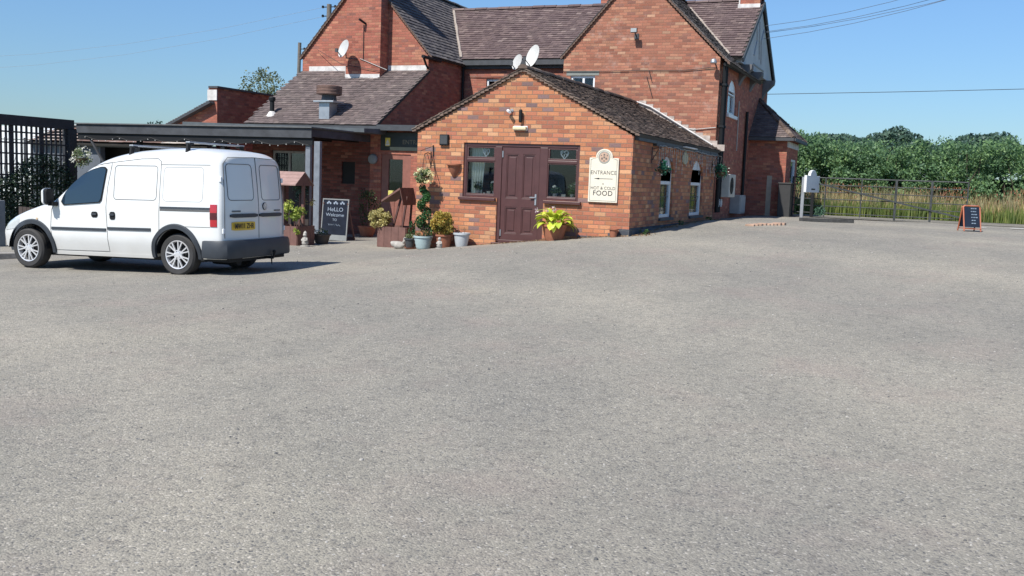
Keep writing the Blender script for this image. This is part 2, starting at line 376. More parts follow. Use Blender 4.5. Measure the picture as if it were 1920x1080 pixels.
# darker tarmac strip and kerbs
kerb_m = plain('kerb_concrete', (.30, .28, .25), .9, var=.3, scale=8, bmp=.5)
k0, k1 = onG(1499, 414), onG(1600, 418); kb = MB()
kb.bar((k0[0], k0[1], k0[2]+.03), (k1[0], k1[1], k1[2]+.03), .14, .12)
tag(kb.build('kerb', plain('dark_kerb', (.05, .05, .05), .9, var=.4, scale=10, bmp=.4), bevel=.015), 'dark weathered kerb at the foot of the white post sign', 'kerb')
k0, k1 = onG(-20, 490), onG(32, 484); kb = MB(); kb.bar((k0[0]-.5, k0[1]-.1, k0[2]+.03), (k1[0], k1[1], k1[2]+.03), .16, .14)
tag(kb.build('kerb', kerb_m, bevel=.015), 'pale concrete kerb in front of the white van', 'kerb')
bp_ = MB(); R = random.Random(4)
c0 = onG(1405, 424); c1 = onG(1462, 422); 
for i in range(9):
    t = i/8; x = c0[0]+(c1[0]-c0[0])*t; y = c0[1]+(c1[1]-c0[1])*t+.2; bp_.box(x-.1, x+.1, y-.15+R.uniform(-.05, .05), y+.2, gz(x, y)-.05, gz(x, y)+.035+R.uniform(0, .02))
tag(bp_.build('brick_edging', plain('edging_brick', (.40, .27, .20), .9, var=.3, scale=7, bmp=.4), bevel=.01), 'broken red brick edging set in the yard before the porch', 'brick edging')
# loose stones scattered on the yard (uncountable)
st = MB(); R = random.Random(11)
for i in range(2000):
    t = R.random()**1.2; y = 2.4+t*18; x = -y*.42+R.uniform(-.62, .75)*y
    if x < -14 or (y > 17.9 and x < -5): continue
    r = R.uniform(.0025, .008)*(1.0+.6*t)*(1.5 if R.random() < .05 else 1); z = float(Gy(x, y)); a = R.uniform(0, 6.28)
    vs = []
    for k, (hx, hz) in enumerate(((1, 0), (.6, .8))):
        for q in range(5):
            tt = a+q*1.257; vs.append((x+math.cos(tt)*r*hx*R.uniform(.7, 1.3), y+math.sin(tt)*r*hx*R.uniform(.7, 1.2), z-.001+hz*r))
    st.cur = 0 if R.random() < .5 else 1
    st.add(vs, [(q, (q+1) % 5, 5+(q+1) % 5, 5+q) for q in range(5)]+[(5, 6, 7, 8, 9)])
o = st.build('loose_stones', [plain('stone_dark', (.10, .10, .10), .9), plain('stone_pale', (.38, .36, .33), .9)], fix=False); tag(o, 'small loose stones scattered over the worn tarmac yard', 'stones', kind='stuff')
# ------------------------------------------------------------------ shared materials
PAL_ANNEX = [(0, (.47, .20, .105)), (.30, (.42, .165, .10)), (.52, (.53, .255, .135)), (.70, (.37, .145, .095)), (.80, (.58, .32, .18)), (.88, (.23, .15, .145)), (.94, (.50, .22, .12))]
m_annex = brick('orange_brick', PAL_ANNEX, (.25, .165, .12), stain=.12, dirt=(.42, .22, .15))
PAL_OLD = [(0, (.345, .148, .10)), (.3, (.37, .163, .108)), (.52, (.32, .13, .088)), (.70, (.41, .20, .13)), (.84, (.25, .12, .092)), (.93, (.45, .27, .18))]
m_old = brick('old_red_brick', PAL_OLD, (.26, .15, .11), bw=.225, bh=.075, mj=.009, stain=.35, chalk=.45, dirt=(.36, .17, .12))
PAL_C = [(0, (.36, .13, .095)), (.4, (.39, .15, .105)), (.66, (.44, .20, .13)), (.78, (.33, .115, .085)), (.94, (.27, .12, .10))]
m_oldC = brick('gable_red_brick', PAL_C, (.28, .15, .105), bw=.225, bh=.075, mj=.009, stain=.25, chalk=.25, dirt=(.38, .17, .12))
m_lowbrick = brick('shade_darkened_brick', [(0, (.17, .06, .05)), (.4, (.21, .075, .06)), (.7, (.14, .05, .045)), (.9, (.26, .12, .09))], (.13, .085, .07), bw=.23, bh=.08, stain=.3, chalk=.1, dirt=(.12, .07, .06))  # palette darkened to deepen the shade under the canopy
m_blue = brick('blue_plinth_brick', [(0, (.07, .08, .10)), (.5, (.10, .11, .14)), (.8, (.055, .06, .075))], (.12, .12, .12), stain=.1, dirt=(.2, .2, .2))
t_annex = tilemat('dark_brown_tiles', [(0, (.055, .042, .038)), (.5, (.10, .072, .06)), (.85, (.15, .11, .09)), (1, (.22, .17, .14))], .18)
t_B = tilemat('purple_brown_tiles', [(0, (.11, .078, .080)), (.5, (.135, .098, .098)), (.9, (.165, .12, .115)), (1, (.22, .17, .16))], .12)
t_C = tilemat('grey_slate_tiles', [(0, (.075, .07, .075)), (.5, (.115, .105, .11)), (1, (.17, .155, .15))], .15)
t_D = tilemat('weathered_brown_tiles', [(0, (.11, .088, .086)), (.5, (.135, .108, .105)), (.92, (.165, .13, .125)), (1, (.22, .18, .165))], .15)
m_deck = plain('roof_deck', (.05, .045, .04), .9)
m_vmort = plain('dark_verge_mortar', (.17, .12, .095), .9, var=.3, scale=10, bmp=.5)
m_mortar = plain('verge_mortar', (.34, .29, .25), .9, var=.25, scale=10, bmp=.5)
m_lead = plain('lead_flashing', (.60, .58, .56), .7, var=.25, scale=5)
m_brown = plain('brown_upvc', (.082, .034, .032), .38, var=.12, scale=5, bmp=.05, spec=.6)
m_black = plain('black_plastic', (.013, .014, .016), .6, var=.1, spec=.25)
m_dkgrey = plain('dark_grey_paint', (.055, .06, .068), .6, var=.2)
m_white = plain('white_upvc', (.74, .76, .78), .35, var=.04, bmp=.02)
m_cream = plain('cream_board', (.72, .66, .54), .5, var=.05, bmp=.05)
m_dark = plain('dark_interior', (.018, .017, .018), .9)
m_glass = glassmat('window_glass')
m_steel = plain('galvanised_steel', (.42, .44, .46), .45, .7)
m_galv = plain('painted_gate_steel', (.045, .05, .052), .6, .2, var=.4)
# ------------------------------------------------------------------ the pub's front extension
AX0, AX1, AY0, AY1 = -9.98, -5.30, 18.58, 26.55
ext = thing('brick_extension', 'low orange brick extension with brown panelled door, the nearest gabled part of the pub', 'extension', (-7.6, 18.58, .2))
RX_, RZ_ = -7.63, 3.80; EZ = 2.545; SL = (RZ_-EZ)/(RX_+10.09)
opening = [(-8.90, 1.19), (-8.12, 1.19), (-8.12, .24), (-7.10, .24), (-7.10, 1.19), (-6.37, 1.19), (-6.37, 2.30), (-8.90, 2.30)]
wt = 2.50; ap = 3.74
mb = MB(); mb.prism([(AX0, -.4), (AX1, -.4), (AX1, wt), (RX_, ap), (AX0, wt)], ym(AY0), ym(AY0+.25), [opening])
mb.build('front_wall', m_annex, ext)
# right wall with two arched windows
win = []
for (xl, yb), (xr, yt) in (((1235, 409), (1258.5, 293)), ((1291.5, 405), (1314, 301))):
    a = onX(xl, yb, AX1); b = onX(xr, yb-2, AX1); t = onX((xl+xr)/2+9, yt, AX1); win.append((a[1], b[1], a[2], t[2]))
def arch(y0, y1, z0, z1, inset=0, n=8):
    y0 += inset; y1 -= inset; z0 += inset; z1 -= inset; r = (y1-y0)/2; h = r*.75; c = (y0+y1)/2
    return [(y0, z0), (y1, z0)]+[(c+r*math.cos(math.pi*k/n), z1-h+h*math.sin(math.pi*k/n)) for k in range(n+1)]
mb = MB(); mb.prism([(AY0+.25, -.4), (AY1, -.4), (AY1, wt), (AY0+.25, wt)], xm(AX1), xm(AX1-.25), [arch(*q) for q in win]); mb.build('side_wall', m_annex, ext)
mb = MB(); mb.box(AX0, AX0+.25, AY0+.25, AY1, -.4, wt); mb.build('side_wall', m_annex, ext)
mb = MB(); mb.box(AX0+.25, AX1-.25, AY0+3.2, AY0+3.3, -.3, 2.6); mb.box(AX0+.25, AX1-.25, AY0+.25, AY1, .1, .2); mb.box(AX0+.25, AX1-.25, AY0+.25, AY1, 2.47, 2.5); mb.build('inner_walls', plain('dimmed_plaster', (.04, .034, .03), .9), ext)  # near-black colour puts the room's dimness into the plaster
# stepped blue plinth
mb = MB()
for (x0, x1, z1) in ((-6.35, -5.72, .53), (-5.72, -5.5, .61), (-5.5, AX1+.012, .70)): mb.box(x0, x1, AY0-.012, AY0+.05, -.3, z1)
mb.box(AX1-.05, AX1+.012, AY0+.05, AY1, -.3, .72); mb.build('plinth', m_blue, ext)
roof = MB(); und = MB()
for sgn in (1, -1):
    ex = RX_+sgn*(RX_+10.10)*(-1 if sgn < 0 else 1) if False else (RX_+2.46 if sgn > 0 else RX_-2.46)
    hor = 2.46; ln = math.hypot(hor, RZ_-EZ)
    V = Vector((-sgn*hor, 0, RZ_-EZ))
    slope((ex, AY0-.07, EZ), (0, 1, 0), V, [(0, 0), (8.05, 0), (8.05, ln), (0, ln)], roof, und, seed=5+sgn, inset=.075, lift=.021)
rf = roof.build('roof', t_annex, ext, fix=False); und.build('roof_deck', m_deck, rf)
rd = MB(); ridge(rd, (RX_, AY0-.08, RZ_+.03), (RX_, AY1, RZ_+.03)); rd.build('ridge_tiles', t_annex, rf, fix=False)
vg = MB()
for sgn in (1, -1):
    R = random.Random(9)
    for k in range(27):
        t0, t1 = k/27, (k+.94)/27; x0 = RX_+sgn*2.46*(1-t0); x1 = RX_+sgn*2.46*(1-t1); z0 = EZ+(RZ_-EZ)*t0; z1 = EZ+(RZ_-EZ)*t1; d = R.uniform(-.006, .01)
        vg.add([(x0, AY0-.055+d, z0-.045), (x1, AY0-.055+d, z1-.075), (x1, AY0-.055+d, z1-.012), (x0, AY0-.055+d, z0-.004), (x0, AY0+.02, z0-.045), (x1, AY0+.02, z1-.075), (x1, AY0+.02, z1-.012), (x0, AY0+.02, z0-.004)], [(0, 1, 2, 3), (4, 0, 3, 7), (1, 5, 6, 2), (0, 4, 5, 1), (3, 2, 6, 7)])
vg.build('verge', m_vmort, rf, fix=False)
# side gutter boards, uneven
fb = MB(); R = random.Random(2); y = AY0+.1
while y < AY1-.1:
    y2 = min(AY1, y+R.uniform(.7, 1.4)); z = EZ-.10+R.uniform(-.03, .02); fb.box(AX1+.003, AX1+.09, y, y2-.02, z-.04, z+.06); y = y2
fb.build('gutter_board', m_dkgrey, ext)
fb = MB(); fb.box(AX1+.09, AX1+.16, 22.35, 23.6, EZ-.10, EZ-.07); fb.build('lead_strip', m_lead, ext)
# door + windows set (frame)
fr = MB(); y0, y1 = AY0+.03, AY0+.12
for a in ((-8.90, -8.84, 1.19, 2.30), (-6.43, -6.37, 1.19, 2.30), (-8.84, -6.43, 2.235, 2.30), (-8.20, -8.05, .30, 2.235), (-7.22, -7.05, .30, 2.235), (-8.84, -8.20, 1.19, 1.25), (-7.05, -6.43, 1.19, 1.25), (-8.84, -8.20, 1.925, 1.985), (-7.05, -6.43, 1.925, 1.985)):
    fr.box(a[0], a[1], y0, y1, a[2], a[3])
fr.build('door_and_window_frame', m_brown, ext, bevel=.008)
for (x0, x1) in ((-8.84, -8.20), (-7.05, -6.43)):
    f = MB()
    for (z0, z1) in ((1.985, 2.235), (1.25, 1.925)):
        q = .035 if z0 > 1.9 else .02
        f.box(x0, x1, y0+.012, y1-.02, z0, z0+q); f.box(x0, x1, y0+.012, y1-.02, z1-q, z1); f.box(x0, x0+q, y0+.012, y1-.02, z0+q, z1-q); f.box(x1-q, x1, y0+.012, y1-.02, z0+q, z1-q)
    wf = f.build('window', m_brown, ext, bevel=.004)
    f = MB(); f.box(x0+.02, x1-.02, y0+.04, y0+.046, 1.26, 1.915); f.box(x0+.035, x1-.035, y0+.04, y0+.046, 2.0, 2.22); f.build('glass', m_glass, wf)
for x0, x1 in ((-8.97, -8.14), (-7.08, -6.30)):
    s_ = MB(); s_.box(x0, x1, AY0-.07, AY0+.03, 1.125, 1.188); s_.build('window_sill', m_brown, ext, bevel=.008)
s_ = MB(); s_.box(-8.20, -7.02, AY0-.06, AY0+.03, .215, .285); s_.box(-8.06, -7.21, AY0-.01, AY0+.07, .285, .35); s_.build('threshold', m_brown, ext, bevel=.008)
# soldier course / patched bricks under sills
def door_leaf(parent, x0, x1, z0, z1, y, mat):
    cx = (x0+x1)/2; pans = [(x0+.10, cx-.05, 1.20, z1-.14), (cx+.05, x1-.10, 1.20, z1-.14), (x0+.10, cx-.05, z0+.13, 1.02), (cx+.05, x1-.10, z0+.13, 1.02)]
    d = MB(); d.prism(rect(x0, x1, z0, z1), ym(y), ym(y+.045), [rect(a, b, c, e) for a, b, c, e in pans])
    for a, b, c, e in pans:
        d.box(a, b, y+.022, y+.035, c, e)
        for q in ((a, b, c, c+.022), (a, b, e-.022, e), (a, a+.022, c+.022, e-.022), (b-.022, b, c+.022, e-.022)): d.box(q[0], q[1], y+.006, y+.024, q[2], q[3])
        d.box(a+.06, b-.06, y+.010, y+.022, c+.06, e-.06)
    o = d.build('door', mat, parent, bevel=.005); return o
dl = door_leaf(ext, -8.045, -7.225, .35, 2.23, AY0+.045, m_brown)
h = MB(); h.box(-7.30, -7.265, AY0+.03, AY0+.044, 1.08, 1.30); h.bar((-7.285, AY0+.015, 1.235), (-7.40, AY0+.005, 1.235), .02, .018); h.tube([(-7.285, AY0+.045, 1.235), (-7.285, AY0+.01, 1.235)], .012)
h.build('handle', m_steel, dl)
for hz_ in (.42, 2.02):
    h = MB(); h.box(-8.04, -8.02, AY0+.025, AY0+.044, hz_, hz_+.13); h.build('hinge', m_steel, dl)
# arched side windows
for (a, b, c, d) in win:
    f = MB(); f.prism(arch(a, b, c, d), xm(AX1-.05), xm(AX1-.12), [arch(a, b, c, d-.28, .055) if False else [(a+.06, c+.07), (b-.06, c+.07), (b-.06, d-.62), (a+.06, d-.62)], [(a+.06, d-.55), (b-.06, d-.55), (b-.06, d-.24), (a+.06, d-.24)]])
    wf = f.build('arched_window', m_white, ext, bevel=.006)
    g = MB(); g.box(AX1-.09, AX1-.085, a+.05, b-.05, c+.05, d-.22); g.build('glass', m_glass, wf)
    g = MB()
    for yy in (a+(b-a)*.36, a+(b-a)*.64): g.box(AX1-.083, AX1-.078, yy-.008, yy+.008, c+.07, d-.24)
    g.box(AX1-.083, AX1-.078, a+.06, b-.06, d-.42, d-.405); g.box(AX1-.083, AX1-.078, a+.06, b-.06, c+(d-c)*.33, c+(d-c)*.33+.016); g.build('leaded_bars', m_dkgrey, wf)
    s_ = MB(); s_.box(AX1-.05, AX1+.05, a-.04, b+.04, c-.06, c-.002); s_.build('window_sill', m_dkgrey, wf)
    k = MB(); k.box(AX1-.34, AX1-.30, a-.3, b+.6, c-.05, d+.05); k.build('field_reflection', plain('field_reflection', (.34, .42, .16), .9, var=.5, scale=5, bmp=0), wf)  # green panel behind the glass carries the field's reflection as colour
# curtain + window plants (inside, on the sill)
def curtain(x0, x1, z0, z1, y, n, label):
    c = MB(); k = n*6
    v = []; 
    for i in range(k+1):
        t = i/k; x = x0+(x1-x0)*t; yy = y+.03*math.sin(t*n*2*math.pi)
        w_ = 1.0
        v += [(x0+(x-x0)*.75, yy, z0), (x, yy, z1)]
    c.add(v, [(2*i, 2*i+2, 2*i+3, 2*i+1) for i in range(k)]); o = c.build('curtain', plain('cream_curtain', (.62, .64, .54), .9, var=.1), smooth=True, fix=False)
    tag(o, label, 'curtain')
curtain(-8.80, -8.47, 1.22, 2.22, AY0+.20, 5, 'pale ribbed curtain inside the window left of the brown door')
m_leaf_d = leafmat('deep_leaf', [(.03, .07, .025), (.06, .13, .04), (.09, .17, .06)])
m_petal = leafmat('white_petal', [(.75, .74, .68), (.85, .84, .8)], .2)
m_terra = plain('terracotta', (.30, .115, .065), .85, var=.2, scale=8)
m_petal_y = leafmat('cream_flower', [(.62, .60, .35), (.8, .78, .6)], .2)
def sill_plant(x, z, label, seed, h=.22):
    y = AY0+.165; t = thing('flowering_houseplant', label, 'plant', (x, y, z), 'potted flowers behind the front windows')
    p = MB(); p.lathe([(.035, 0), (.05, .08), (.045, .08), (.04, .07)], (x, y, z), 14); p.build('pot', plain('pot_grey%d' % seed, (.32, .30, .27), .7), t)
    leaves('foliage', cloud((x, y, z+.07+h*.45), (.095, .04, h*.5), 150, 8, .5, seed=seed), .05, m_leaf_d, t, .7)
    leaves('flowers', cloud((x, y-.02, z+.07+h*.75), (.06, .03, .05), 26, 3, .35, seed=seed+3), .035, m_petal, t, .9)
SZ = 1.25
sill_plant(-8.62, SZ, 'white flowering plant beside the curtain in the left window', 21)
sill_plant(-8.25, SZ, 'white flowering plant at the door side of the left window', 22, .24)
sill_plant(-6.92, SZ, 'small white flowering plant at the door side of the right window', 23, .17)
sill_plant(-6.55, SZ, 'bushier white flowering plant near the sign side of the right window', 24, .24)
def lattice_heart(x, z, s, label):
    y = AY0+.118; t = thing('heart_ornament', label, 'ornament', (x, y, z), 'white hearts hanging in the top windows')
    out = []
    for k in range(25):
        a = 2*math.pi*k/24; out.append((x+s*.0625*16*math.sin(a)**3*.8, y, z+s*.0625*(13*math.cos(a)-5*math.cos(2*a)-2*math.cos(3*a)-math.cos(4*a))))
    m = MB(); m.tube(out, .012, 6)
    R = random.Random(int(x*-100))
    for k in range(10):
        a = R.uniform(-.7, .7)*s; b = R.uniform(-.45, .6)*s; an = R.uniform(0, 3.1)
        if abs(a) > .75*s*(1 - max(0, -b/s)): continue
        m.bar((x+a-math.cos(an)*.03, y, z+b-math.sin(an)*.03), (x+a+math.cos(an)*.03, y, z+b+math.sin(an)*.03), .009)
    m.tube([(x, y, z+.3*s), (x, y, 2.235)], .003, 4)
    m.build('wicker_heart', plain('white_wicker%d' % int(-x*10), (.62, .62, .6), .7), t)
lattice_heart(-8.44, 2.115, .088, 'narrow white wicker heart hanging in the left top window')
lattice_heart(-6.73, 2.115, .10, 'wide white wicker heart hanging in the right top window')
bx = MB(); bx.box(-8.42, -8.34, AY0+.15, AY0+.2, 1.25, 1.32); bx.box(-8.5, -8.46, AY0+.15, AY0+.18, 1.25, 1.29)
tag(bx.build('carved_block', plain('pale_wood', (.42, .38, .3), .7), bevel=.004), 'pale little block between the plants in the left window', 'ornament')
bx = MB(); bx.box(-6.78, -6.69, AY0+.15, AY0+.2, 1.25, 1.32)
tag(bx.build('carved_block', plain('pale_wood2', (.42, .38, .3), .7), bevel=.004), 'pale little block between the plants in the right window', 'ornament')
# grit, dead leaves and small weeds gathered along the wall foot
g = np.random.default_rng(101); n_ = 900; yy = AY0-.1+g.random(n_)*8.0; P = [np.stack([AX1+.04+np.abs(g.normal(size=n_))*.16, yy, G(np.full(n_, AX1+.1), yy)+.012], 1)]
xx = g.uniform(-9.9, AX1, 700); P.append(np.stack([xx, AY0-.03-np.abs(g.normal(size=700))*.06, G(xx, np.full(700, AY0))+.012], 1))
tag(leaves('leaf_litter', np.concatenate(P), .035, leafmat('dead_leaf', [(.22, .12, .06), (.33, .2, .11), (.16, .10, .06), (.40, .30, .2)], .1), None, .6, up=0), 'brown leaf litter and grit gathered along the foot of the orange brick walls', 'leaf litter', kind='stuff')
for k, (xw, yw, nm) in enumerate(((-5.12, 19.1, 'nearest the corner'), (-5.14, 22.3, 'between the two arched windows'), (-5.15, 25.4, 'towards the far end'))):
    zw = gz(xw, yw); tw_ = thing('wall_weed', 'small green weed at the foot of the side wall, '+nm, 'weed', (xw, yw, zw), 'weeds along the side wall')
    leaves('foliage', cloud((xw, yw, zw+.05), (.09, .14, .06), 46, 6, .4, seed=200+k), .06, m_leaf_d, tw_, .35, up=1.2)
# ---- sign on the front wall
sg = thing('entrance_sign', 'cream wall sign with round crest, arrow, ENTRANCE and HOT & COLD FOOD', 'sign', (-5.85, AY0, 1.2))
sx0, sx1, sz0, sz1 = -6.15, -5.555, 1.20, 2.06; scx = (sx0+sx1)/2
def signshape(g):
    r = .17-g; pts = [(sx0+g, sz0+g), (sx1-g, sz0+g), (sx1-g, sz1-g)]
    for k in range(13):
        a = math.radians(-8)+k*(math.pi+math.radians(16))/12; pts.append((scx+r*math.cos(a), sz1+.025+r*math.sin(a)*.88))
    return pts+[(sx0+g, sz1-g)]
b = MB(); b.prism(signshape(0), ym(AY0-.045), ym(AY0-.002)); b.build('board', m_cream, sg, bevel=.006)
m_signgrey = plain('sign_grey_green', (.22, .24, .21), .6); m_ink = plain('sign_ink', (.03, .03, .035), .6)
b = MB(); b.prism(signshape(.028), ym(AY0-.0475), ym(AY0-.0455), [signshape(.036)]); b.build('border_line', m_signgrey, sg)
b = MB(); T = Matrix.Translation((scx, AY0-.046, sz1+.015))@Matrix.Rotation(math.pi/2, 4, 'X')
b.lathe([(.118, 0), (.118, .006), (.1, .006), (.1, 0)], (0, 0, 0), 24, T); b.build('crest_ring', plain('crest_grey', (.32, .33, .30), .6), sg)
b = MB(); b.lathe([(.098, 0), (.098, .003)], (0, 0, 0), 24, T); b.build('crest_ground', plain('crest_fawn', (.50, .34, .25), .6), sg)
b = MB(); b.cur = 0
for a, r_, s in ((90, .05, .03), (210, .05, .035), (330, .05, .035), (30, .07, .02), (150, .07, .02), (270, .07, .025), (0, 0, .03)):
    cx_ = scx+r_*math.cos(math.radians(a)); cz_ = sz1+.015+r_*math.sin(math.radians(a)); b.box(cx_-s/2, cx_+s/2, AY0-.052, AY0-.049, cz_-s/2, cz_+s/2)
b.build('crest_motif', plain('crest_motif', (.16, .13, .11), .6), sg)
yt = AY0-.0475
text('entrance_lettering', 'ENTRANCE', .108, (scx, yt, 1.775), RX90, m_ink, sg, .0015, .92, bold=-.0012, spacing=1.05)
text('hot_and_cold_lettering', 'HOT & COLD', .083, (scx, yt, 1.475), RX90, m_ink, sg, .0015, 1.0, bold=-.001)
text('food_lettering', 'FOOD', .135, (scx, yt, 1.375), RX90, m_ink, sg, .0015, 1.0, bold=0, spacing=1.1)
b = MB(); b.box(scx-.13, scx+.19, yt-.002, yt, 1.658, 1.664); b.prism([(scx-.19, 1.661), (scx-.08, 1.675), (scx-.10, 1.661), (scx-.08, 1.647)], ym(yt-.002), ym(yt)); b.build('arrow', m_ink, sg)
b = MB(); b.prism([(scx, 1.575), (scx+.012, 1.56), (scx, 1.545), (scx-.012, 1.56)], ym(yt-.002), ym(yt)); b.build('diamond_mark', m_ink, sg)
# ---- fittings on the front wall
def wallbox(px0, py0, px1, py1, Y): a = onY(px0, py0, Y); b = onY(px1, py1, Y); return a[0], b[0], b[2], a[2]
x0, x1, z0, z1 = wallbox(826.5, 252, 842, 273, AY0)
t = thing('wall_speaker', 'small black square speaker high on the orange wall left of the window', 'speaker', ((x0+x1)/2, AY0, z0))
b = MB(); b.box(x0, x1, AY0-.06, AY0-.001, z0, z1); b.build('casing', m_black, t, bevel=.01)
b = MB(); b.box(x0+.02, x1-.02, AY0-.066, AY0-.061, z0+.03, z1-.02); b.build('grille', plain('speaker_mesh', (.05, .055, .06), .7, bmp=.5), t)
t = thing('bulkhead_light', 'cream bulkhead light above the brown door', 'wall light', (-7.66, AY0, 2.55))
c = onY(977, 240, AY0); b = MB(); b.box(c[0]-.145, c[0]+.145, AY0-.11, AY0-.03, c[2]-.045, c[2]+.03); b.build('diffuser', plain('cream_plastic', (.72, .62, .40), .4), t, bevel=.02)
b = MB(); b.box(c[0]-.15, c[0]+.15, AY0-.03, AY0-.001, c[2]-.05, c[2]+.04); b.build('base', m_white, t, bevel=.008)
c = onY(978.5, 218, AY0); t = thing('security_light', 'slim black upright light over the cream bulkhead', 'wall light', (c[0], AY0, c[2]))
b = MB(); b.tube([(c[0], AY0-.07, c[2]-.13), (c[0], AY0-.07, c[2]-.11), (c[0], AY0-.07, c[2]+.11), (c[0], AY0-.07, c[2]+.13)], [.022, .035, .035, .022], 12); b.build('tube_casing', m_black, t)
b = MB(); b.box(c[0]-.02, c[0]+.02, AY0-.05, AY0-.001, c[2]-.05, c[2]+.05); b.build('bracket', m_dkgrey, t)
c = onY(960, 211, AY0); t = thing('security_camera', 'white tilted camera high on the gable left of the black light', 'camera', (c[0], AY0, c[2]))
b = MB(); b.tube([(c[0]-.06, AY0-.07, c[2]+.03), (c[0]+.02, AY0-.16, c[2]-.0)], .032, 12); b.build('body', m_white, t)
b = MB(); b.tube([(c[0], AY0-.001, c[2]+.04), (c[0]-.02, AY0-.1, c[2]+.02)], .014, 8); b.tube([(c[0], AY0-.001, c[2]+.04), (c[0], AY0-.012, c[2]+.04)], .035, 12); b.build('bracket', m_steel, t)
# half round wall planter
c = onY(852, 318, AY0); t = thing('wall_planter', 'empty terracotta half basket fixed to the orange wall', 'wall planter', (c[0], AY0, c[2]-.15))
b = MB(); vs = []; prof = [(.165, .12), (.165, .09), (.13, .075), (.10, -.03), (.05, -.12), (.02, -.16)]
for r_, z_ in prof:
    for k in range(13): a = math.pi*k/12; vs.append((c[0]+math.cos(a)*r_, AY0-.002-math.sin(a)*r_*1.05, c[2]+z_))
b.add(vs, [(i*13+k, i*13+k+1, (i+1)*13+k+1, (i+1)*13+k) for i in range(5) for k in range(12)]); b.build('bowl', m_terra, t, smooth=True, smang=40)
b = MB(); b.add([(c[0]+math.cos(math.pi*k/12)*.145, AY0-.003-math.sin(math.pi*k/12)*.15, c[2]+.09) for k in range(13)], [tuple(range(13))]); b.build('soil', plain('soil', (.05, .035, .025), .95), t)
# ------------------------------------------------------------------ hanging baskets
m_leaf_v = leafmat('variegated_leaf', [(.05, .10, .04), (.10, .17, .07), (.30, .34, .17), (.55, .56, .42)])
m_wire = plain('black_iron', (.02, .02, .022), .6)
m_leaf_g = leafmat('basket_green', [(.02, .10, .07), (.03, .16, .10), (.06, .24, .14)])
def basket(c, r, label, lm, nl, seed, hang=None, wall=None, flowers=None, arm=None, chain=.35, size=.045):
    t = thing('hanging_basket', label, 'hanging basket', c, 'hanging flower baskets')
    x, y, z = c; b = MB(); b.lathe([(.02, -r*.55), (r*.35, -r*.5), (r*.6, -r*.25), (r*.68, 0), (r*.62, .0)], (x, y, z), 16); b.build('bowl', plain('coir%d' % seed, (.10, .07, .04), .95, var=.3), t)
    leaves('foliage', cloud((x, y, z+r*.12), (r, r, r*.95), nl, 16, .38, seed=seed), size, lm, t, .6)
    if flowers: leaves('flowers', cloud((x, y, z+r*.15), (r*1.03, r*1.03, r*.95), flowers[1], 18, .3, .95, seed=seed+1), size*.8, flowers[0], t, .9)
    b = MB(); top = (x, y, z+chain)
    for k in range(3): a = 2.1*k+.3; b.tube([(x+math.cos(a)*r*.66, y+math.sin(a)*r*.66, z), top], .004, 5)
    b.build('chains', m_wire, t)
    if wall:
        b = MB(); w_ = Vector(wall); tp = Vector(top); b.tube([w_, (w_+tp)/2+Vector((0, 0, .03)), tp], .009, 6); b.tube([w_-Vector((0, 0, .28)), w_+Vector((0, 0, .05))], .011, 6); b.tube([w_-Vector((0, 0, .24)), tp+(w_-tp)*.45+Vector((0, 0, .0))], .007, 6)
        b.build('bracket', m_wire, t)
c = onY(795, 331, AY0-.33); basket((c[0], c[1], c[2]), .17, 'basket of variegated leaves and cream blooms on the front wall bracket', m_leaf_v, 1000, 31, chain=.46, wall=(c[0]-.02, AY0-.004, c[2]+.47), flowers=(m_petal_y, 210), size=.05)
c = onX(1243, 317, AX1+.25); basket((c[0], c[1], c[2]), .17, 'green basket beside the nearer arched window of the side wall', m_leaf_g, 380, 33, chain=.4, wall=(AX1+.004, c[1], c[2]+.4), flowers=(m_petal, 10))
c = onX(1352, 323, AX1+.25); basket((c[0], c[1], c[2]), .21, 'green basket at the far end of the side wall', m_leaf_g, 420, 35, chain=.4, wall=(AX1+.004, c[1], c[2]+.4), flowers=(m_petal, 22))
# spare bracket with trailing cord on the front wall
c = onY(813, 272, AY0); c2 = onY(825, 345, AY0); t = thing('iron_bracket', 'thin black iron bracket and cord left of the black speaker', 'bracket', (c[0], AY0, c[2]))
b = MB(); b.tube([(c[0], AY0-.02, c[2]), (c[0]+.01, AY0-.015, c[2]-.22)], .012, 6); b.tube([(c[0], AY0-.03, c[2]-.03), (c[0]-.14, AY0-.3, c[2]-.13)], .006, 6); b.build('arm', m_wire, t)
b = MB(); b.tube([(c[0]+.005, AY0-.018, c[2]-.2), (c[0]+.06, AY0-.012, c[2]-.5), (c2[0], AY0-.012, c2[2])], .006, 5); b.build('cord', m_wire, t)
# plaque, icicle lights on the side wall
c = onX(1283.5, 297, AX1); b = MB(); pts = []
for k in range(20): a = 2*math.pi*k/20; pts.append((c[1]+.27*math.cos(a), c[2]+.14*math.sin(a)))
b.prism(pts, xm(AX1+.03), xm(AX1+.002)); b.box(AX1+.004, AX1+.03, c[1]-.06, c[1]+.06, c[2]+.12, c[2]+.19); tag(b.build('wall_plaque', plain('faded_cream', (.46, .44, .30), .7), bevel=.006), 'faded cream round plaque between the two arched windows', 'plaque')
ic = thing('icicle_lights', 'string of unlit white icicle lights hanging under the side eaves', 'string lights', (AX1+.1, 22, 2.4))
b = MB(); R = random.Random(12); y = 20.2; path = []
bl = MB()
while y < AY1-.05:
    l = R.choice((.15, .28, .42, .55, .34)); z = 2.40+R.uniform(-.02, .02); path.append((AX1+.11, y, z)); b.tube([(AX1+.11, y, z), (AX1+.11, y+.01, z-l)], .0045, 4, False)
    q = .06
    while q < l: bl.box(AX1+.102, AX1+.118, y-.006, y+.012, z-q-.02, z-q); q += .09
    y += R.uniform(.13, .24)
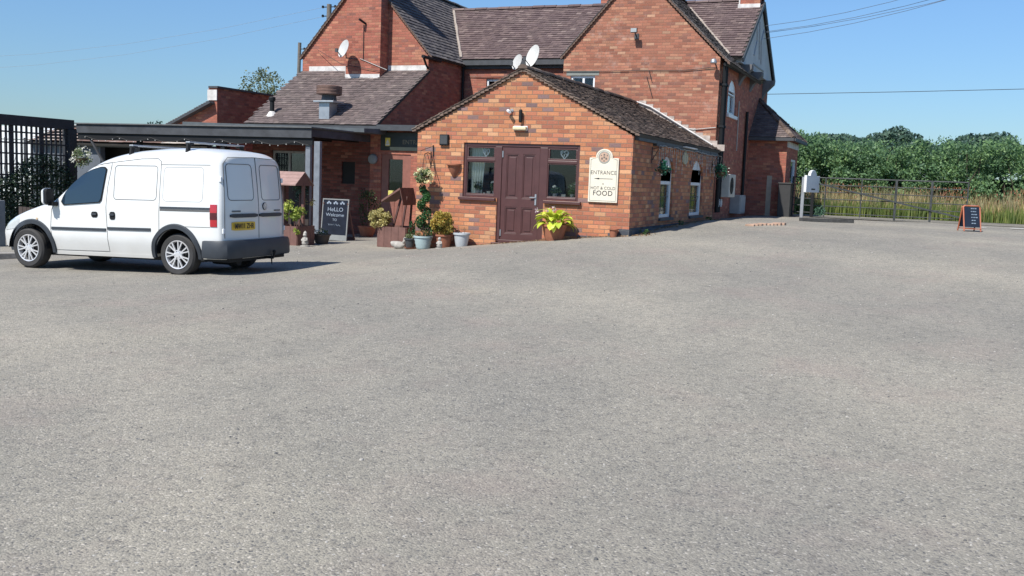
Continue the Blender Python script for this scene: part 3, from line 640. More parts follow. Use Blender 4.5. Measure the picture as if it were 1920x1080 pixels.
b.tube(path, .006, 5); m_wcable = plain('white_cable', (.42, .42, .40), .6); b.build('cable', m_wcable, ic); bl.build('bulbs', plain('pale_bulbs', (.5, .5, .46), .3), ic)['kind'] = 'stuff'
# ------------------------------------------------------------------ the main house
HX = -5.33; AHY = 26.6
house = thing('pub_house', 'large two storey red brick pub with gables and tiled roofs behind the extension', 'house', (-10, 26.6, .3))
def winrect(px0, py0, px1, py1, Y): a = onY(px0, py0, Y); b = onY(px1, py1, Y); return a[0], b[0], b[2], a[2]
axl, apx, apz, awz = -9.72, -7.66, 7.36, 5.03
wA = (-9.50, -8.78, 3.85, 4.535)
b = MB(); b.prism([(axl, -.4), (HX, -.4), (HX, 4.98), (apx, apz-.04), (axl, 5.08)], ym(AHY), ym(AHY+.28), [rect(*wA)]); b.build('gable_wall', m_old, house)
YB = 29.0
b = MB(); wB = winrect(912, 148, 960, 190, YB); wB = (wB[0], wB[1], wB[2], wB[3])
b.prism(rect(-14.0, axl, -.4, 5.35), ym(YB), ym(YB+.25), [rect(*wB)]); b.build('front_wall', m_oldC, house)
# side wall (X = HX) with an arched upper window
aw = onX(1363, 213, HX); aw2 = onX(1377, 217, HX); awt = onX(1370, 151, HX)
A_ = (aw[1], aw2[1]+.15, aw2[2]-.02, awt[2]+.05)
b = MB(); b.prism([(AHY+.28, -.4), (35.0, -.4), (35.0, 5.05), (AHY+.28, 4.95)], xm(HX), xm(HX-.28), [arch(*A_)]); b.build('side_wall', m_oldC, house)
f = MB(); f.prism(arch(*A_), xm(HX-.04), xm(HX-.12), [arch(A_[0], A_[1], A_[2], A_[2]+(A_[3]-A_[2])*.62, .07)[:2]+[(A_[1]-.07, A_[2]+(A_[3]-A_[2])*.6), (A_[0]+.07, A_[2]+(A_[3]-A_[2])*.6)], [(A_[0]+.09, A_[2]+(A_[3]-A_[2])*.67), (A_[1]-.09, A_[2]+(A_[3]-A_[2])*.67), (A_[1]-.09, A_[3]-.42), (A_[0]+.09, A_[3]-.42)]])
wf = f.build('arched_window', m_white, house); g = MB(); g.box(HX-.10, HX-.09, A_[0]+.03, A_[1]-.03, A_[2]+.03, A_[3]-.35); g.build('glass', m_glass, wf)
g = MB(); g.box(HX-.04, HX+.06, A_[0]-.05, A_[1]+.05, A_[2]-.09, A_[2]-.002); g.build('window_sill', m_white, wf)
b = MB(); b.box(-13.7, axl, 35.0, 35.2, -.3, 5.1); b.build('rear_wall', m_oldC, house)
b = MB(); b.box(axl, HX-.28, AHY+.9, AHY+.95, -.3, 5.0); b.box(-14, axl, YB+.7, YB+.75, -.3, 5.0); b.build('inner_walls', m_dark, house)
# windows of the house (white frames)
def sash(parent, q, Y, mull=.5, lintel=True, mat=m_white):
    x0, x1, z0, z1 = q; f = MB(); t_ = .065
    xm_ = x0+(x1-x0)*mull
    f.prism(rect(x0, x1, z0, z1), ym(Y+.05), ym(Y+.12), [rect(x0+t_, xm_-t_/2, z0+t_, z1-t_), rect(xm_+t_/2, x1-t_, z0+t_, z1-t_)])
    wf = f.build('window', mat, parent, bevel=.006); g = MB(); g.box(x0+.04, x1-.04, Y+.085, Y+.09, z0+.04, z1-.04); g.build('glass', m_glass, wf)
    if lintel: g = MB(); g.box(x0-.12, x1+.12, Y-.006, Y+.05, z1+.002, z1+.13); g.build('lintel', plain('stone_lintel', (.22, .23, .21), .9), wf)
    return wf
sash(house, wA, AHY, .52); sash(house, wB, YB, .5, False)
# C wing
CX0, CX1, CPX, CPZ = -18.45, -14.0, -16.22, 7.70
b = MB(); b.prism([(CX0, -.4), (CX1, -.4), (CX1, 5.12), (CPX, CPZ-.06), (CX0, 5.17)], ym(AHY), ym(AHY+.28)); b.build('gable_wall', m_oldC, house)
b = MB(); b.prism([(23.8, -.4), (AHY, -.4), (AHY, 4.66), (23.8, 2.93)], xm(CX1), xm(CX1-.25)); b.prism([(AHY+.28, -.4), (29.0, -.4), (29.0, 5.15), (AHY+.28, 5.15)], xm(CX1), xm(CX1-.25)); b.build('side_wall', m_oldC, house)
b = MB(); b.box(CX0, CX0+.25, AHY+.28, 33, -.3, 5.1); b.build('side_wall', m_oldC, house)
# chimney breast on the C gable
cb0 = onY(648, 137, 26.14); cb1 = onY(712, 137, 26.14)
b = MB(); b.box(cb0[0], cb1[0], 26.14, AHY-.001, 3.9, 9.2); b.build('chimney_breast', m_oldC, house)
# C roof
def gable_roof(parent, px, pz, dxl, zl, dxr, zr, y0, y1, mat, seeds, name='roof', front=True):
    roof = MB(); und = MB()
    for sgn, dx, ze in ((-1, dxl, zl), (1, dxr, zr)):
        ex = px+sgn*dx; ln = math.hypot(dx, pz-ze); slope((ex, y0, ze), (0, 1, 0), (-sgn*dx, 0, pz-ze), [(0, 0), (y1-y0, 0), (y1-y0, ln), (0, ln)], roof, und, seed=seeds+sgn, inset=.085, g=.15, tw=.18, lift=.026)
    rf = roof.build(name, mat, parent, fix=False); und.build('roof_deck', m_deck, rf)
    rd = MB(); ridge(rd, (px, y0, pz+.03), (px, y1, pz+.03), seed=seeds); rd.build('ridge_tiles', mat, rf, fix=False)
    vg = MB()
    for sgn, dx, ze in ((-1, dxl, zl), (1, dxr, zr)):
        n_ = int(math.hypot(dx, pz-ze)/.1)
        for k in range(n_):
            t0, t1 = k/n_, (k+.93)/n_; x0 = px+sgn*dx*(1-t0); x1 = px+sgn*dx*(1-t1); z0 = ze+(pz-ze)*t0; z1 = ze+(pz-ze)*t1
            vg.add([(x0, y0+.012, z0-.07), (x1, y0+.012, z1-.10), (x1, y0+.012, z1-.012), (x0, y0+.012, z0-.005), (x0, AHY+.03, z0-.07), (x1, AHY+.03, z1-.10), (x1, AHY+.03, z1-.012), (x0, AHY+.03, z0-.005)], [(0, 1, 2, 3), (4, 0, 3, 7), (1, 5, 6, 2), (0, 4, 5, 1), (3, 2, 6, 7)])
    vg.build('verge', plain('dark_verge%d' % seeds, (.14, .09, .07), .9), rf, fix=False)
    return rf
rA = gable_roof(house, apx, 7.42, 2.14, 5.05, 2.60, 4.86, 26.52, 32.0, t_C, 40)
rC = gable_roof(house, CPX, 7.74, 2.3, 5.14, 2.36, 5.12, 26.52, 33.8, t_C, 50)
# B roof (ridge along X)
roof = MB(); und = MB(); BR = 7.40; bz = 5.30; bl_ = math.hypot(3.15, BR-bz)
slope((-17.0, 28.85, bz), (1, 0, 0), (0, 3.15, BR-bz), [(0, 0), (11.85, 0), (11.85, bl_), (0, bl_)], roof, und, seed=60, g=.15, tw=.18, lift=.027)
slope((-17.0, 35.15, bz), (1, 0, 0), (0, -3.15, BR-bz), [(0, 0), (11.85, 0), (11.85, bl_), (0, bl_)], roof, und, seed=61, tw=.33, g=.2)
rB = roof.build('roof', t_B, house, fix=False); und.build('roof_deck', m_deck, rB)
rd = MB(); ridge(rd, (-16.3, 32, BR+.04), (-5.15, 32, BR+.04)); rd.build('ridge_tiles', t_B, rB, fix=False)
# valleys (mortar lines)
def valley(xa, ya, za, xb, yb, zb, r=.06):
    v = MB(); n_ = 14; R = random.Random(int(abs(xa)*100)); A, B = Vector((xa, ya, za)), Vector((xb, yb, zb)); pts = [A.lerp(B, i/n_)+Vector((R.uniform(-.012, .012), 0, 0)) for i in range(n_+1)]
    v.tube(pts, [r*R.uniform(.8, 1.15) for _ in pts], 6); v.build('valley', m_mortar, house)
def vz(kind, y):
    zB = BR-(32-y)*(BR-bz)/3.15
    if kind == 'C': x = CPX+(7.74-zB)*2.36/(7.74-5.12)
    else: x = apx+(7.42-zB)*2.60/(7.42-4.86)
    return (x, y, zB+.03)
valley(*vz('C', 31.9), *vz('C', 28.9)); valley(*vz('A', 31.6), *vz('A', 28.9), .045)
# eaves gutters
gt = MB(); gt.box(-14.0, axl-.02, 28.80, 28.92, 5.12, 5.27); gt.box(-14.0, axl-.02, 28.92, 29.0, 5.02, 5.2); gt.build('gutter', m_dkgrey, house)
gt = MB(); gt.tube([(HX+.14, AHY+.02, 4.82), (HX+.14, 28.8, 4.86)], .055, 8); gt.build('gutter', m_black, house)
gt = MB(); gt.tube([(CX1+.10, AHY-.55, 5.05), (CX1+.10, AHY+.6, 5.06)], .05, 8); gt.tube([(CX1+.10, AHY-.5, 5.03), (CX1+.03, AHY-.2, 4.85), (CX1+.05, AHY-.1, 4.75)], .035, 6); gt.build('gutter', m_black, house)
dp = MB(); dp.tube([(axl-.08, YB-.1, 5.1), (axl-.08, YB-.08, 3.0)], .04, 8); dp.build('downpipe', m_dkgrey, house)
dp = MB(); dp.tube([(CX1+.06, YB-.12, 5.05), (CX1+.06, YB-.12, 3.0)], .04, 8); dp.build('downpipe', m_black, house)
for k, yy in enumerate((26.78, 27.08)):
    dp = MB(); dp.tube([(HX+.10, yy, 4.8), (HX+.10, yy, .9)], .055 if k == 0 else .04, 8)
    for zz in (4.3, 3.2, 2.0): dp.box(HX, HX+.16, yy-.07, yy+.07, zz-.03, zz+.03)
    dp.build('downpipe', m_black, house)
dp = MB(); dp.tube([(HX+.06, 30.9, 3.9), (HX+.06, 30.9, .8)], .045, 8); dp.build('downpipe', m_black, house)
for pxa, pya, pxb, pyb in ((1386, 190, 1381, 283),):
    q, q2 = onX(pxa, pya, HX+.02), onX(pxb, pyb, HX+.02); dp = MB(); dp.tube([q, q2], .015, 6); dp.build('conduit', m_wcable, house)
# flashings
fl = MB(); fl.box(CX0+.25, cb0[0], AHY-.012, AHY, 4.70, 4.86); fl.box(cb1[0]+.02, CX1-.05, AHY-.012, AHY, 4.70, 4.86); fl.box(cb0[0]-.01, cb1[0], 26.12, 26.14, 4.40, 4.56); fl.box(cb0[0]-.012, cb0[0], 26.13, AHY, 4.45, 4.8); fl.build('flashing', m_lead, house)
fl = MB(); R = random.Random(5); n_ = 11
x = RX_+.15
while x < AX1+.05:
    z = RZ_-(x-RX_)*SL; w_ = .2; fl.box(x, x+w_+.004, AHY-.014-R.uniform(0, .004), AHY-.001, z-.06, z+.12+R.uniform(-.02, .02)); x += w_
fl.build('flashing', plain('stepped_cement', (.42, .36, .32), .9, var=.3, scale=9), house)
fl = MB(); fl.tube([(RX_+.1, AHY-.05, RZ_+.02), (RX_+.5, AHY-.06, RZ_-.12), (AX1-.1, AHY-.05, EZ+.15)], .022, 6); fl.build('flashing_bead', m_lead, house)
# chimneys
c0, c1 = onY(1390, 25, 31.9), onY(1427, 25, 31.9)
b = MB(); b.box(c0[0], min(c1[0], -5.22), 31.62, 32.35, 6.6, 8.6); b.build('chimney', m_oldC, house)
b = MB(); b.box(c0[0]-.06, -5.2, 31.57, 31.618, 7.12, 7.24); b.box(c0[0]-.04, c0[0]-.002, 31.6, 32.2, 7.2, 7.42); b.build('chimney_flashing', m_lead, house)
c0, c1 = onY(1130, 5, 32.3), onY(1150, 5, 32.3); b = MB(); b.box(c0[0], c1[0]+.5, 32.1, 32.7, 6.8, 8.6); b.build('chimney', m_oldC, house)
# white rendered end gable with brackets and bargeboards
m_render = plain('pale_render', (.50, .52, .54), .85, var=.1, scale=2)
b = MB(); b.prism([(29.05, 5.15), (35.0, 5.15), (35.0, 5.2), (32.0, 7.2), (29.05, 5.3)], xm(HX+.12), xm(HX-.2)); b.build('end_gable', m_render, house)
b = MB()
for a, c_ in (((28.85, 5.2), (32, 7.3)), ((35.15, 5.2), (32, 7.3))): b.bar((HX+.19, a[0], a[1]), (HX+.19, c_[0], c_[1]), .05, .14)
b.build('bargeboard', m_dkgrey, house)
m_corb = plain('corbel_stone', (.14, .14, .15), .9)
for y0_ in (29.4, 31.3, 33.8):
    b = MB(); b.prism([(HX+.002, 4.55), (HX+.10, 4.75), (HX+.36, 5.02), (HX+.36, 5.14), (HX+.002, 5.14)], lambda a, c_, y0_=y0_: (a, y0_, c_), lambda a, c_, y0_=y0_: (a, y0_+.32, c_)); b.build('corbel', m_corb, house)
b = MB()
for pts in ([(31.0, 5.6), (31.4, 6.1), (31.2, 6.6)], [(32.4, 5.5), (32.2, 6.2), (32.6, 6.6)], [(31.0, 5.35), (33, 5.35)], [(31.7, 6.7), (32.0, 5.6)]): b.tube([(HX+.13, p, q) for p, q in pts], .025, 6)
b.build('gable_moulding', plain('render_trim', (.36, .38, .41), .8), house)
# lean-to D in front of the C wing
DY = 23.55; DZ = 2.90; dl_ = math.hypot(AHY-DY, 4.72-DZ)
roof = MB(); und = MB(); slope((-18.3, DY, DZ), (1, 0, 0), (0, AHY-DY, 4.72-DZ), [(0, 0), (4.36, 0), (4.36, dl_), (-.2, dl_)], roof, und, seed=70, g=.125, tw=.17, lift=.022)
rD = roof.build('lean_to_roof', t_D, house, fix=False); und.build('roof_deck', m_deck, rD)
dw = [wallbox(510, 282, 572, 330, 23.8), wallbox(641, 303, 665, 345, 23.8)]
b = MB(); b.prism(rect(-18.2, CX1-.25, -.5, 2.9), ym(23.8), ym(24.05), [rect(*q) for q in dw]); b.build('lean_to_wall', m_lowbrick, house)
sash(house, dw[0], 23.8, .5, False, plain('grey_frame', (.30, .31, .32), .6)); 
g = MB(); g.box(dw[1][0], dw[1][1], 23.84, 23.86, dw[1][2], dw[1][3]); g.build('dark_window_panel', m_black, house)  # flat black panel stands in for the small dark window
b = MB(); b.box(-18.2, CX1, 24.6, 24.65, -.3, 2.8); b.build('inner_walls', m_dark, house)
gt = MB(); gt.box(-18.2, -12.0, 23.42, 23.54, 2.76, 2.87); gt.build('gutter', m_dkgrey, house)
# entrance lobby between lean-to and extension
lw = MB(); dr = (-13.90, -12.98, -.2, 2.14)
lw.prism(rect(CX1, -9.98, -.5, 2.78), ym(23.805), ym(24.0), [rect(*dr)]); lw.build('lobby_wall', m_oldC, house)
b = MB(); b.box(CX1, -9.98, 23.56, 26.6, 2.80, 2.92); b.build('lobby_roof', m_dkgrey, house)
m_doorb = plain('faded_brown_door', (.25, .105, .08), .5, var=.15)
b = MB(); b.prism(rect(*dr), ym(23.83), ym(23.89), [rect(dr[0]+.22, dr[1]-.26, 1.05, 2.0)]); 
for x_ in (dr[0]+.25, dr[0]+.5): b.box(x_, x_+.18, 23.815, 23.829, .1, .85)
dd = b.build('entrance_door', m_doorb, house, bevel=.006)
b = MB(); b.box(dr[0]+.2, dr[1]-.24, 23.86, 23.866, 1.03, 2.02); b.build('glass', m_glass, dd)
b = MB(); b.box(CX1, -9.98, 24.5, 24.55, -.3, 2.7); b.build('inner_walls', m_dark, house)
fs = thing('fascia_sign', 'dark green fascia sign reading ENTRANCE over the recessed door', 'sign', (-13.0, 23.78, 2.3))
x0, x1, z0, z1 = wallbox(714, 248, 800, 284, 23.76)
b = MB(); b.box(x0, x1, 23.76, 23.80, z0, z1); b.build('board', plain('bottle_green', (.03, .04, .035), .5), fs, bevel=.005)
c = onY(764, 267, 23.755); text('entrance_lettering', 'ENTRANCE', .17, (c[0]+.28, 23.757, c[2]), RX90, plain('faded_gold', (.22, .19, .12), .6), fs)
c = onY(727, 266, 23.75); b = MB(); b.box(c[0]-.075, c[0]+.075, 23.748, 23.757, c[2]-.11, c[2]+.11)
wn_ = thing('warning_notice', 'small yellow and white notice beside the ENTRANCE fascia', 'notice', (c[0], 23.75, c[2])); b.build('board', plain('notice_yellow', (.75, .60, .10), .6), wn_)
b = MB(); b.box(c[0]-.06, c[0]+.06, 23.742, 23.7475, c[2]-.095, c[2]-.045); b.prism([(c[0]-.05, c[2]-.03), (c[0]+.05, c[2]-.03), (c[0], c[2]+.07)], ym(23.742), ym(23.7475)); b.build('symbol', [plain('notice_white', (.7, .7, .65), .6)][0], wn_)
# quoin / alarm items on the lean-to
c = onY(697, 298, 23.7); b = MB(); T = Matrix.Translation((c[0], 23.78, c[2]))@Matrix.Rotation(math.pi/2, 4, 'X'); b.lathe([(.14, 0), (.14, .05), (.11, .08), (.02, .085)], (0, 0, 0), 20, T); tag(b.build('wall_reel', plain('reel_grey', (.22, .24, .25), .5)), 'round grey hose reel on the shaded brick corner', 'hose reel')
# things on the lean-to roof
dn = np.array([0, -(4.72-DZ), AHY-DY])
c = onP(611, 221, (0, DY, DZ), dn); t = thing('roof_extractor', 'rusty banded extractor cowl on the lean-to roof', 'roof vent', c)
b = MB(); b.box(c[0]-.17, c[0]+.17, c[1]-.1, c[1]+.3, c[2]-.1, c[2]+.42); b.build('base_duct', m_steel, t, bevel=.01)
b = MB(); b.box(c[0]-.30, c[0]+.36, c[1]-.2, c[1]+.36, c[2]+.42, c[2]+.47); b.build('tray', m_steel, t, bevel=.006)
b = MB(); b.lathe([(.22, .47), (.2, .6), (.2, .66)], (c[0]+.03, c[1]+.1, c[2]), 20); b.build('neck', m_dkgrey, t)
b = MB(); b.lathe([(.30, .64), (.36, .66), (.36, .70), (.35, .71), (.36, .73), (.36, .78), (.35, .79), (.36, .81), (.36, .88), (.3, .90), (.05, .91)], (c[0]+.03, c[1]+.1, c[2]), 28); b.build('cowl', plain('rusty_metal', (.17, .105, .085), .7, .2, var=.3), t, smooth=True, smang=30)
c = onP(510, 214, (0, DY, DZ), dn); t = thing('flue_pipe', 'short black flue pipe on the left edge of the lean-to roof', 'flue', c)
b = MB(); b.tube([(c[0], c[1], c[2]-.1), (c[0], c[1], c[2]+.42)], .065, 14); b.tube([(c[0], c[1], c[2]+.38), (c[0], c[1], c[2]+.46), (c[0], c[1], c[2]+.5)], [.09, .1, .07], 14); b.build('pipe', m_black, t)
b = MB(); b.lathe([(.18, -.08), (.09, .06), (.066, .08)], c, 14); b.build('flashing_collar', m_lead, t)
# satellite dishes
def dish(c, r, nrm, label, foot, mat=None):
    t = thing('satellite_dish', label, 'satellite dish', c, 'satellite dishes on the pub')
    nv = Vector(nrm).normalized(); T = Matrix.Translation(Vector([float(q) for q in c]))@nv.to_track_quat('Z', 'Y').to_matrix().to_4x4()
    b = MB(); b.lathe([(.001, 0), (r*.4, r*.025), (r*.75, r*.09), (r, r*.16), (r, r*.15), (r*.75, r*.075), (r*.4, r*.01), (.001, -.01)], (0, 0, 0), 28, T@Matrix.Diagonal((.86, 1, 1, 1))); b.build('reflector', mat or plain('dish_grey', (.50, .50, .49), .5, var=.1), t, smooth=True, smang=50)
    p0 = T@Vector((0, -r*.9, r*.1)); p1 = T@Vector((0, -r*.55, r*.85)); b = MB(); b.tube([p0, p1], .014, 6); b.box(-.04, .04, -.03, .03, -.05, .06, Matrix.Translation(p1)); b.build('receiver_arm', m_dkgrey, t)
    b = MB(); f_ = Vector([float(q) for q in foot]); bk = T@Vector((0, 0, -.04)); b.tube([bk, Vector((bk.x, bk.y+.04, f_.z)), f_], .02, 8); b.build('mount', m_dkgrey, t)
c = onY(646, 92, 25.75); dish(c, .28, (-.38, -.85, .3), 'grey dish on the left gable beside the chimney breast', (c[0]+.22, 26.13, c[2]-.25))
c = onY(1001, 106, 28.0); dish(c, .35, (-.5, -.8, .28), 'larger white dish rising behind the peak of the orange gable', (c[0], 28.98, c[2]-.45), plain('dish_white', (.60, .60, .58), .5))
c = onY(971, 117, 28.35); dish(c, .25, (-.45, -.8, .3), 'smaller grey dish behind the peak of the orange gable', (c[0], 28.98, c[2]-.4))
# antenna bracket on C gable left + cables
def cable(pts, r=.008, parent=house, mat=m_wire): b = MB(); b.tube(pts, r, 5); b.build('cable', mat, parent)
cable([onY(595, 93, 26.5), onY(640, 120, 26.1), onY(712, 133, 26.1)]); cable([onY(682, 46, 26.12), onY(681, 112, 26.12)], .01); cable([onY(675, 110, 26.12), onY(725, 131, 26.12)], .01, mat=m_wcable)
for Y_, pts in ((26.57, [(1056, 134), (1120, 134), (1200, 132), (1280, 132), (1345, 126)]), (26.57, [(1217, 132), (1222, 152)]), (26.57, [(1213, 144), (1223, 182)])):  # short drops trace a hanging cable and its cast shadow as black tube
    cable([onY(a, b_, Y_) for a, b_ in pts], .010)
cable([onY(880, 144, 28.97), onY(910, 145, 28.97), onY(960, 143, 28.97), onY(1050, 141, 28.97)], .010)
cable([onY(1258, 237, 26.57), onY(1300, 243, 26.57), onY(1342, 239, 26.57)], .012, mat=m_wcable)
c = onY(680, 40, 26.0); b = MB(); b.tube([(c[0]-.06, 25.9, c[2]+.05), (c[0]+.03, 26.12, c[2]-.05)], .035, 8); tag(b.build('bracket_stub', m_black), 'small black bracket stub high on the chimney breast', 'bracket')
# floodlight and corner lamp on the A gable
c = onY(1189, 57, 26.35); t = thing('floodlight', 'square floodlight high on the middle brick gable', 'floodlight', c)
b = MB(); b.box(c[0]-.09, c[0]+.09, 26.3, 26.38, c[2]-.06, c[2]+.06, None); b.build('lamp_head', m_dkgrey, t, bevel=.01); b = MB(); b.box(c[0]-.08, c[0]+.08, 26.292, 26.299, c[2]-.05, c[2]+.05); b.build('lens', plain('lens_grey', (.4, .42, .42), .2), t)
b = MB(); b.tube([(c[0], 26.38, c[2]), (c[0]+.01, 26.5, c[2]-.1), (c[0]+.01, 26.599, c[2]-.12)], .02, 6); b.box(c[0]-.05, c[0]+.07, 26.57, 26.599, c[2]-.2, c[2]-.05); b.build('bracket', m_dkgrey, t)
c = onY(1338, 116, 26.35); t = thing('corner_lamp', 'grey domed lamp near the right corner of the middle gable', 'wall light', c)
b = MB(); b.lathe([(.02, .09), (.07, .06), (.09, -.02), (.085, -.04), (.02, -.03)], c, 16); b.build('lamp_shade', m_steel, t, smooth=True); b = MB(); b.tube([(c[0], c[1], c[2]+.03), (c[0]+.02, 26.599, c[2]-.06)], .02, 6); b.build('bracket', m_dkgrey, t)
# ------------------------------------------------------------------ porch / bay at the right end
PYf = onX(1403, 300, HX)[1]; PXr = onY(1477, 259, PYf)[0]; PZ = onY(1440, 258, PYf)[2]
PYb = onX(1497, 270, PXr)[1]
b = MB(); b.box(HX, PXr, PYf, PYf+.2, -.1, PZ-.02); b.build('porch_wall', m_oldC, house)
pwn = (onX(1479, 340, PXr)[1]+.1, onX(1489, 340, PXr)[1]-.1)
wz0, wz1 = onX(1481, 347, PXr)[2], onX(1481, 298, PXr)[2]
pw0 = onX(1480.5, 340, PXr)[1]; pw1 = onX(1489, 340, PXr)[1]
b = MB(); b.prism([(PYf+.2, -.1), (PYb, -.1), (PYb, PZ-.02), (PYf+.2, PZ-.02)], xm(PXr), xm(PXr-.2), [rect(pw0, pw1, wz0, wz1)]); b.build('porch_wall', m_oldC, house)
f = MB(); f.prism(rect(pw0, pw1, wz0, wz1), xm(PXr-.01), xm(PXr-.1), [rect(pw0+.07, pw1-.07, wz0+.07, wz1-.07)]); wf = f.build('window', m_white, house); g = MB(); g.box(PXr-.06, PXr-.05, pw0+.05, pw1-.05, wz0+.05, wz1-.05); g.build('glass', m_glass, wf)
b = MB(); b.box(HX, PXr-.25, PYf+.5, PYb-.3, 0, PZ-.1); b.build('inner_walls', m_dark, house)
pt = onX(1430, 188, HX)   # top of hip against the wall
ov = .22
e0, e1, e2 = Vector((HX, PYf-ov, PZ)), Vector((PXr+ov, PYf-ov, PZ)), Vector((PXr+ov, PYb+ov, PZ)); e3 = Vector((HX, PYb+ov, PZ))
rcy = (PYf+PYb)/2; tz = PZ+1.30; tp = Vector((HX, rcy, tz))
roof = MB(); und = MB()
def trislope(a, b_, c_, seed):
    U = (b_-a).normalized(); nn = (b_-a).cross(c_-a).normalized(); V = nn.cross(U);
    if V.z < 0: V = -V
    loc = lambda p: ((p-a).dot(U), (p-a).dot(V)); slope(a, U, V, [loc(a), loc(b_), loc(c_)], roof, und, seed=seed)
trislope(e0, e1, tp, 80); trislope(e1, e2, tp, 81); trislope(e2, e3, tp, 82)
rp = roof.build('porch_roof', t_D, house, fix=False); und.build('roof_deck', m_deck, rp)
rd = MB(); ridge(rd, e1+Vector((0, 0, .03)), tp+Vector((0, 0, .03)), .09, .2); ridge(rd, e2+Vector((0, 0, .03)), tp+Vector((0, 0, .03)), .09, .2); rd.build('hip_tiles', t_annex, rp, fix=False)
b = MB(); b.box(HX, PXr+ov, PYf-ov-.05, PYf-ov+.03, PZ-.10, PZ-.005); b.box(PXr+ov-.03, PXr+ov+.05, PYf-ov+.03, PYb+ov, PZ-.10, PZ-.005); b.build('porch_gutter', m_dkgrey, house)
b = MB(); b.box(PXr+.002, PXr+.02, PYf+.02, PYb, PZ-.28, PZ-.1); b.build('porch_fascia', m_lead, house)
# utilities on the side wall
a, b_ = onX(1363, 370, HX+.3), onX(1381, 328, HX+.3); t = thing('air_conditioner', 'cream outdoor air conditioning unit on the shaded side wall', 'air conditioner', (HX+.15, a[1], a[2]))
b = MB(); b.box(HX+.05, HX+.33, a[1]+.1, b_[1]-.25, a[2], b_[2]); b.build('casing', plain('ac_cream', (.52, .50, .44), .5), t, bevel=.015)
cy_, cz_ = (a[1]+b_[1])/2-.2, (a[2]+b_[2])/2; T = Matrix.Translation((HX+.332, cy_, cz_))@Matrix.Rotation(math.pi/2, 4, 'Y'); b = MB(); b.lathe([(.23, 0), (.23, .012), (.2, .004), (.04, .004), (.04, .02), (.001, .02)], (0, 0, 0), 24, T); b.build('fan_grille', m_black, t)
def cabinet(px0, py0, px1, py1, X, depth, name, label, col):
    a, b_ = onX(px0, py1, X+depth), onX(px1, py0, X+depth); t = thing(name, label, 'meter box', (X+depth/2, a[1], a[2])); b = MB(); b.box(X+.002, X+depth, a[1], b_[1], a[2], b_[2]); b.build('box', plain(name+'_paint', col, .6, var=.12), t, bevel=.012)
    b = MB(); b.box(X+depth, X+depth+.012, a[1]+.04, b_[1]-.04, a[2]+.05, b_[2]-.05); b.build('door', plain(name+'_door', [q*1.1 for q in col], .6), t, bevel=.004)
cabinet(1386, 366, 1398, 401, HX, .3, 'meter_cabinet', 'tall grey meter cabinet standing against the shaded side wall', (.30, .31, .31))
cabinet(1348, 373, 1354.5, 388, HX, .12, 'meter_box', 'little white meter box low by the side wall corner', (.5, .52, .54))
b = MB(); yb0 = onX(1463, 330, PXr)
b.box(PXr-.55, PXr-.40, PYf-.012, PYf-.001, .7, 2.0); tag(b.build('board_strip', plain('pale_board', (.42, .36, .28), .8)), 'narrow pale upright board on the front of the end bay', 'board')
b = MB(); b.box(PXr-.12, PXr+.25, PYf-.45, PYf-.02, .7, 1.75); b.box(PXr-.14, PXr+.27, PYf-.47, PYf, 1.75, 1.80); tag(b.build('utility_cupboard', plain('black_cupboard', (.035, .035, .035), .6), bevel=.01), 'dark upright cupboard at the corner of the end bay', 'cupboard')
# ------------------------------------------------------------------ canopy and veranda
cp = thing('flat_canopy', 'long flat grey timber canopy over the veranda behind the van', 'canopy', (-17, 21, 0))
KY = 20.7; kx1 = onY(584, 248, KY)[0]; kx0 = onY(143, 248, KY)[0]; kz1 = onY(582, 240, KY)[2]; kz0 = onY(582, 261, KY)[2]
m_fasc = plain('grey_fascia', (.05, .054, .062), .75, var=.35, scale=2.5, bmp=.3)
b = MB(); b.box(kx0, kx1, KY, KY+.04, kz0+.03, kz1-.002); b.box(kx1-.04, kx1, KY+.04, 23.5, kz0+.06, kz1-.03); b.box(kx0, kx0+.04, KY+.04, 23.5, kz0+.06, kz1-.03); b.build('fascia_board', m_fasc, cp, bevel=.004)
b = MB(); b.box(kx0-.05, kx1+.03, KY-.05, 23.5, kz1, kz1+.03); b.build('felt_roof', plain('roof_felt', (.12, .125, .13), .9, var=.2), cp)
b = MB()
for k in range(9): xx = kx0+.4+k*(kx1-kx0-.8)/8; b.box(xx-.03, xx+.03, KY+.04, 23.5, kz0+.04, kz1-.01)
b.box(kx0, kx1, KY+.05, KY+.12, kz0-.14, kz0+.03); b.build('joists', m_black, cp)
for px, wd_ in ((579, .14), (596, .17)):
    q = onY(px, 300, KY+.15 if px < 590 else KY+.05); zg = gz(q[0], q[1]); b = MB(); b.box(q[0]-wd_/2, q[0]+wd_/2, q[1]-.05, q[1]+.05, zg, kz0-.05); b.build('post', plain('weathered_post%d' % px, (.17, .19, .22), .7, var=.2), cp, bevel=.008)
for px in (262, 420):
    q = onY(px, 280, KY+.2); b = MB(); b.box(q[0]-.06, q[0]+.06, q[1]-.06, q[1]+.06, -.5, kz0-.1); b.build('post', m_black, cp)
b = MB(); q = onY(165, 262, KY+.1); b.bar((q[0], KY+.1, kz0), (q[0]+.55, KY+.1, kz0-.75), .05, .05); b.build('brace', m_fasc, cp)
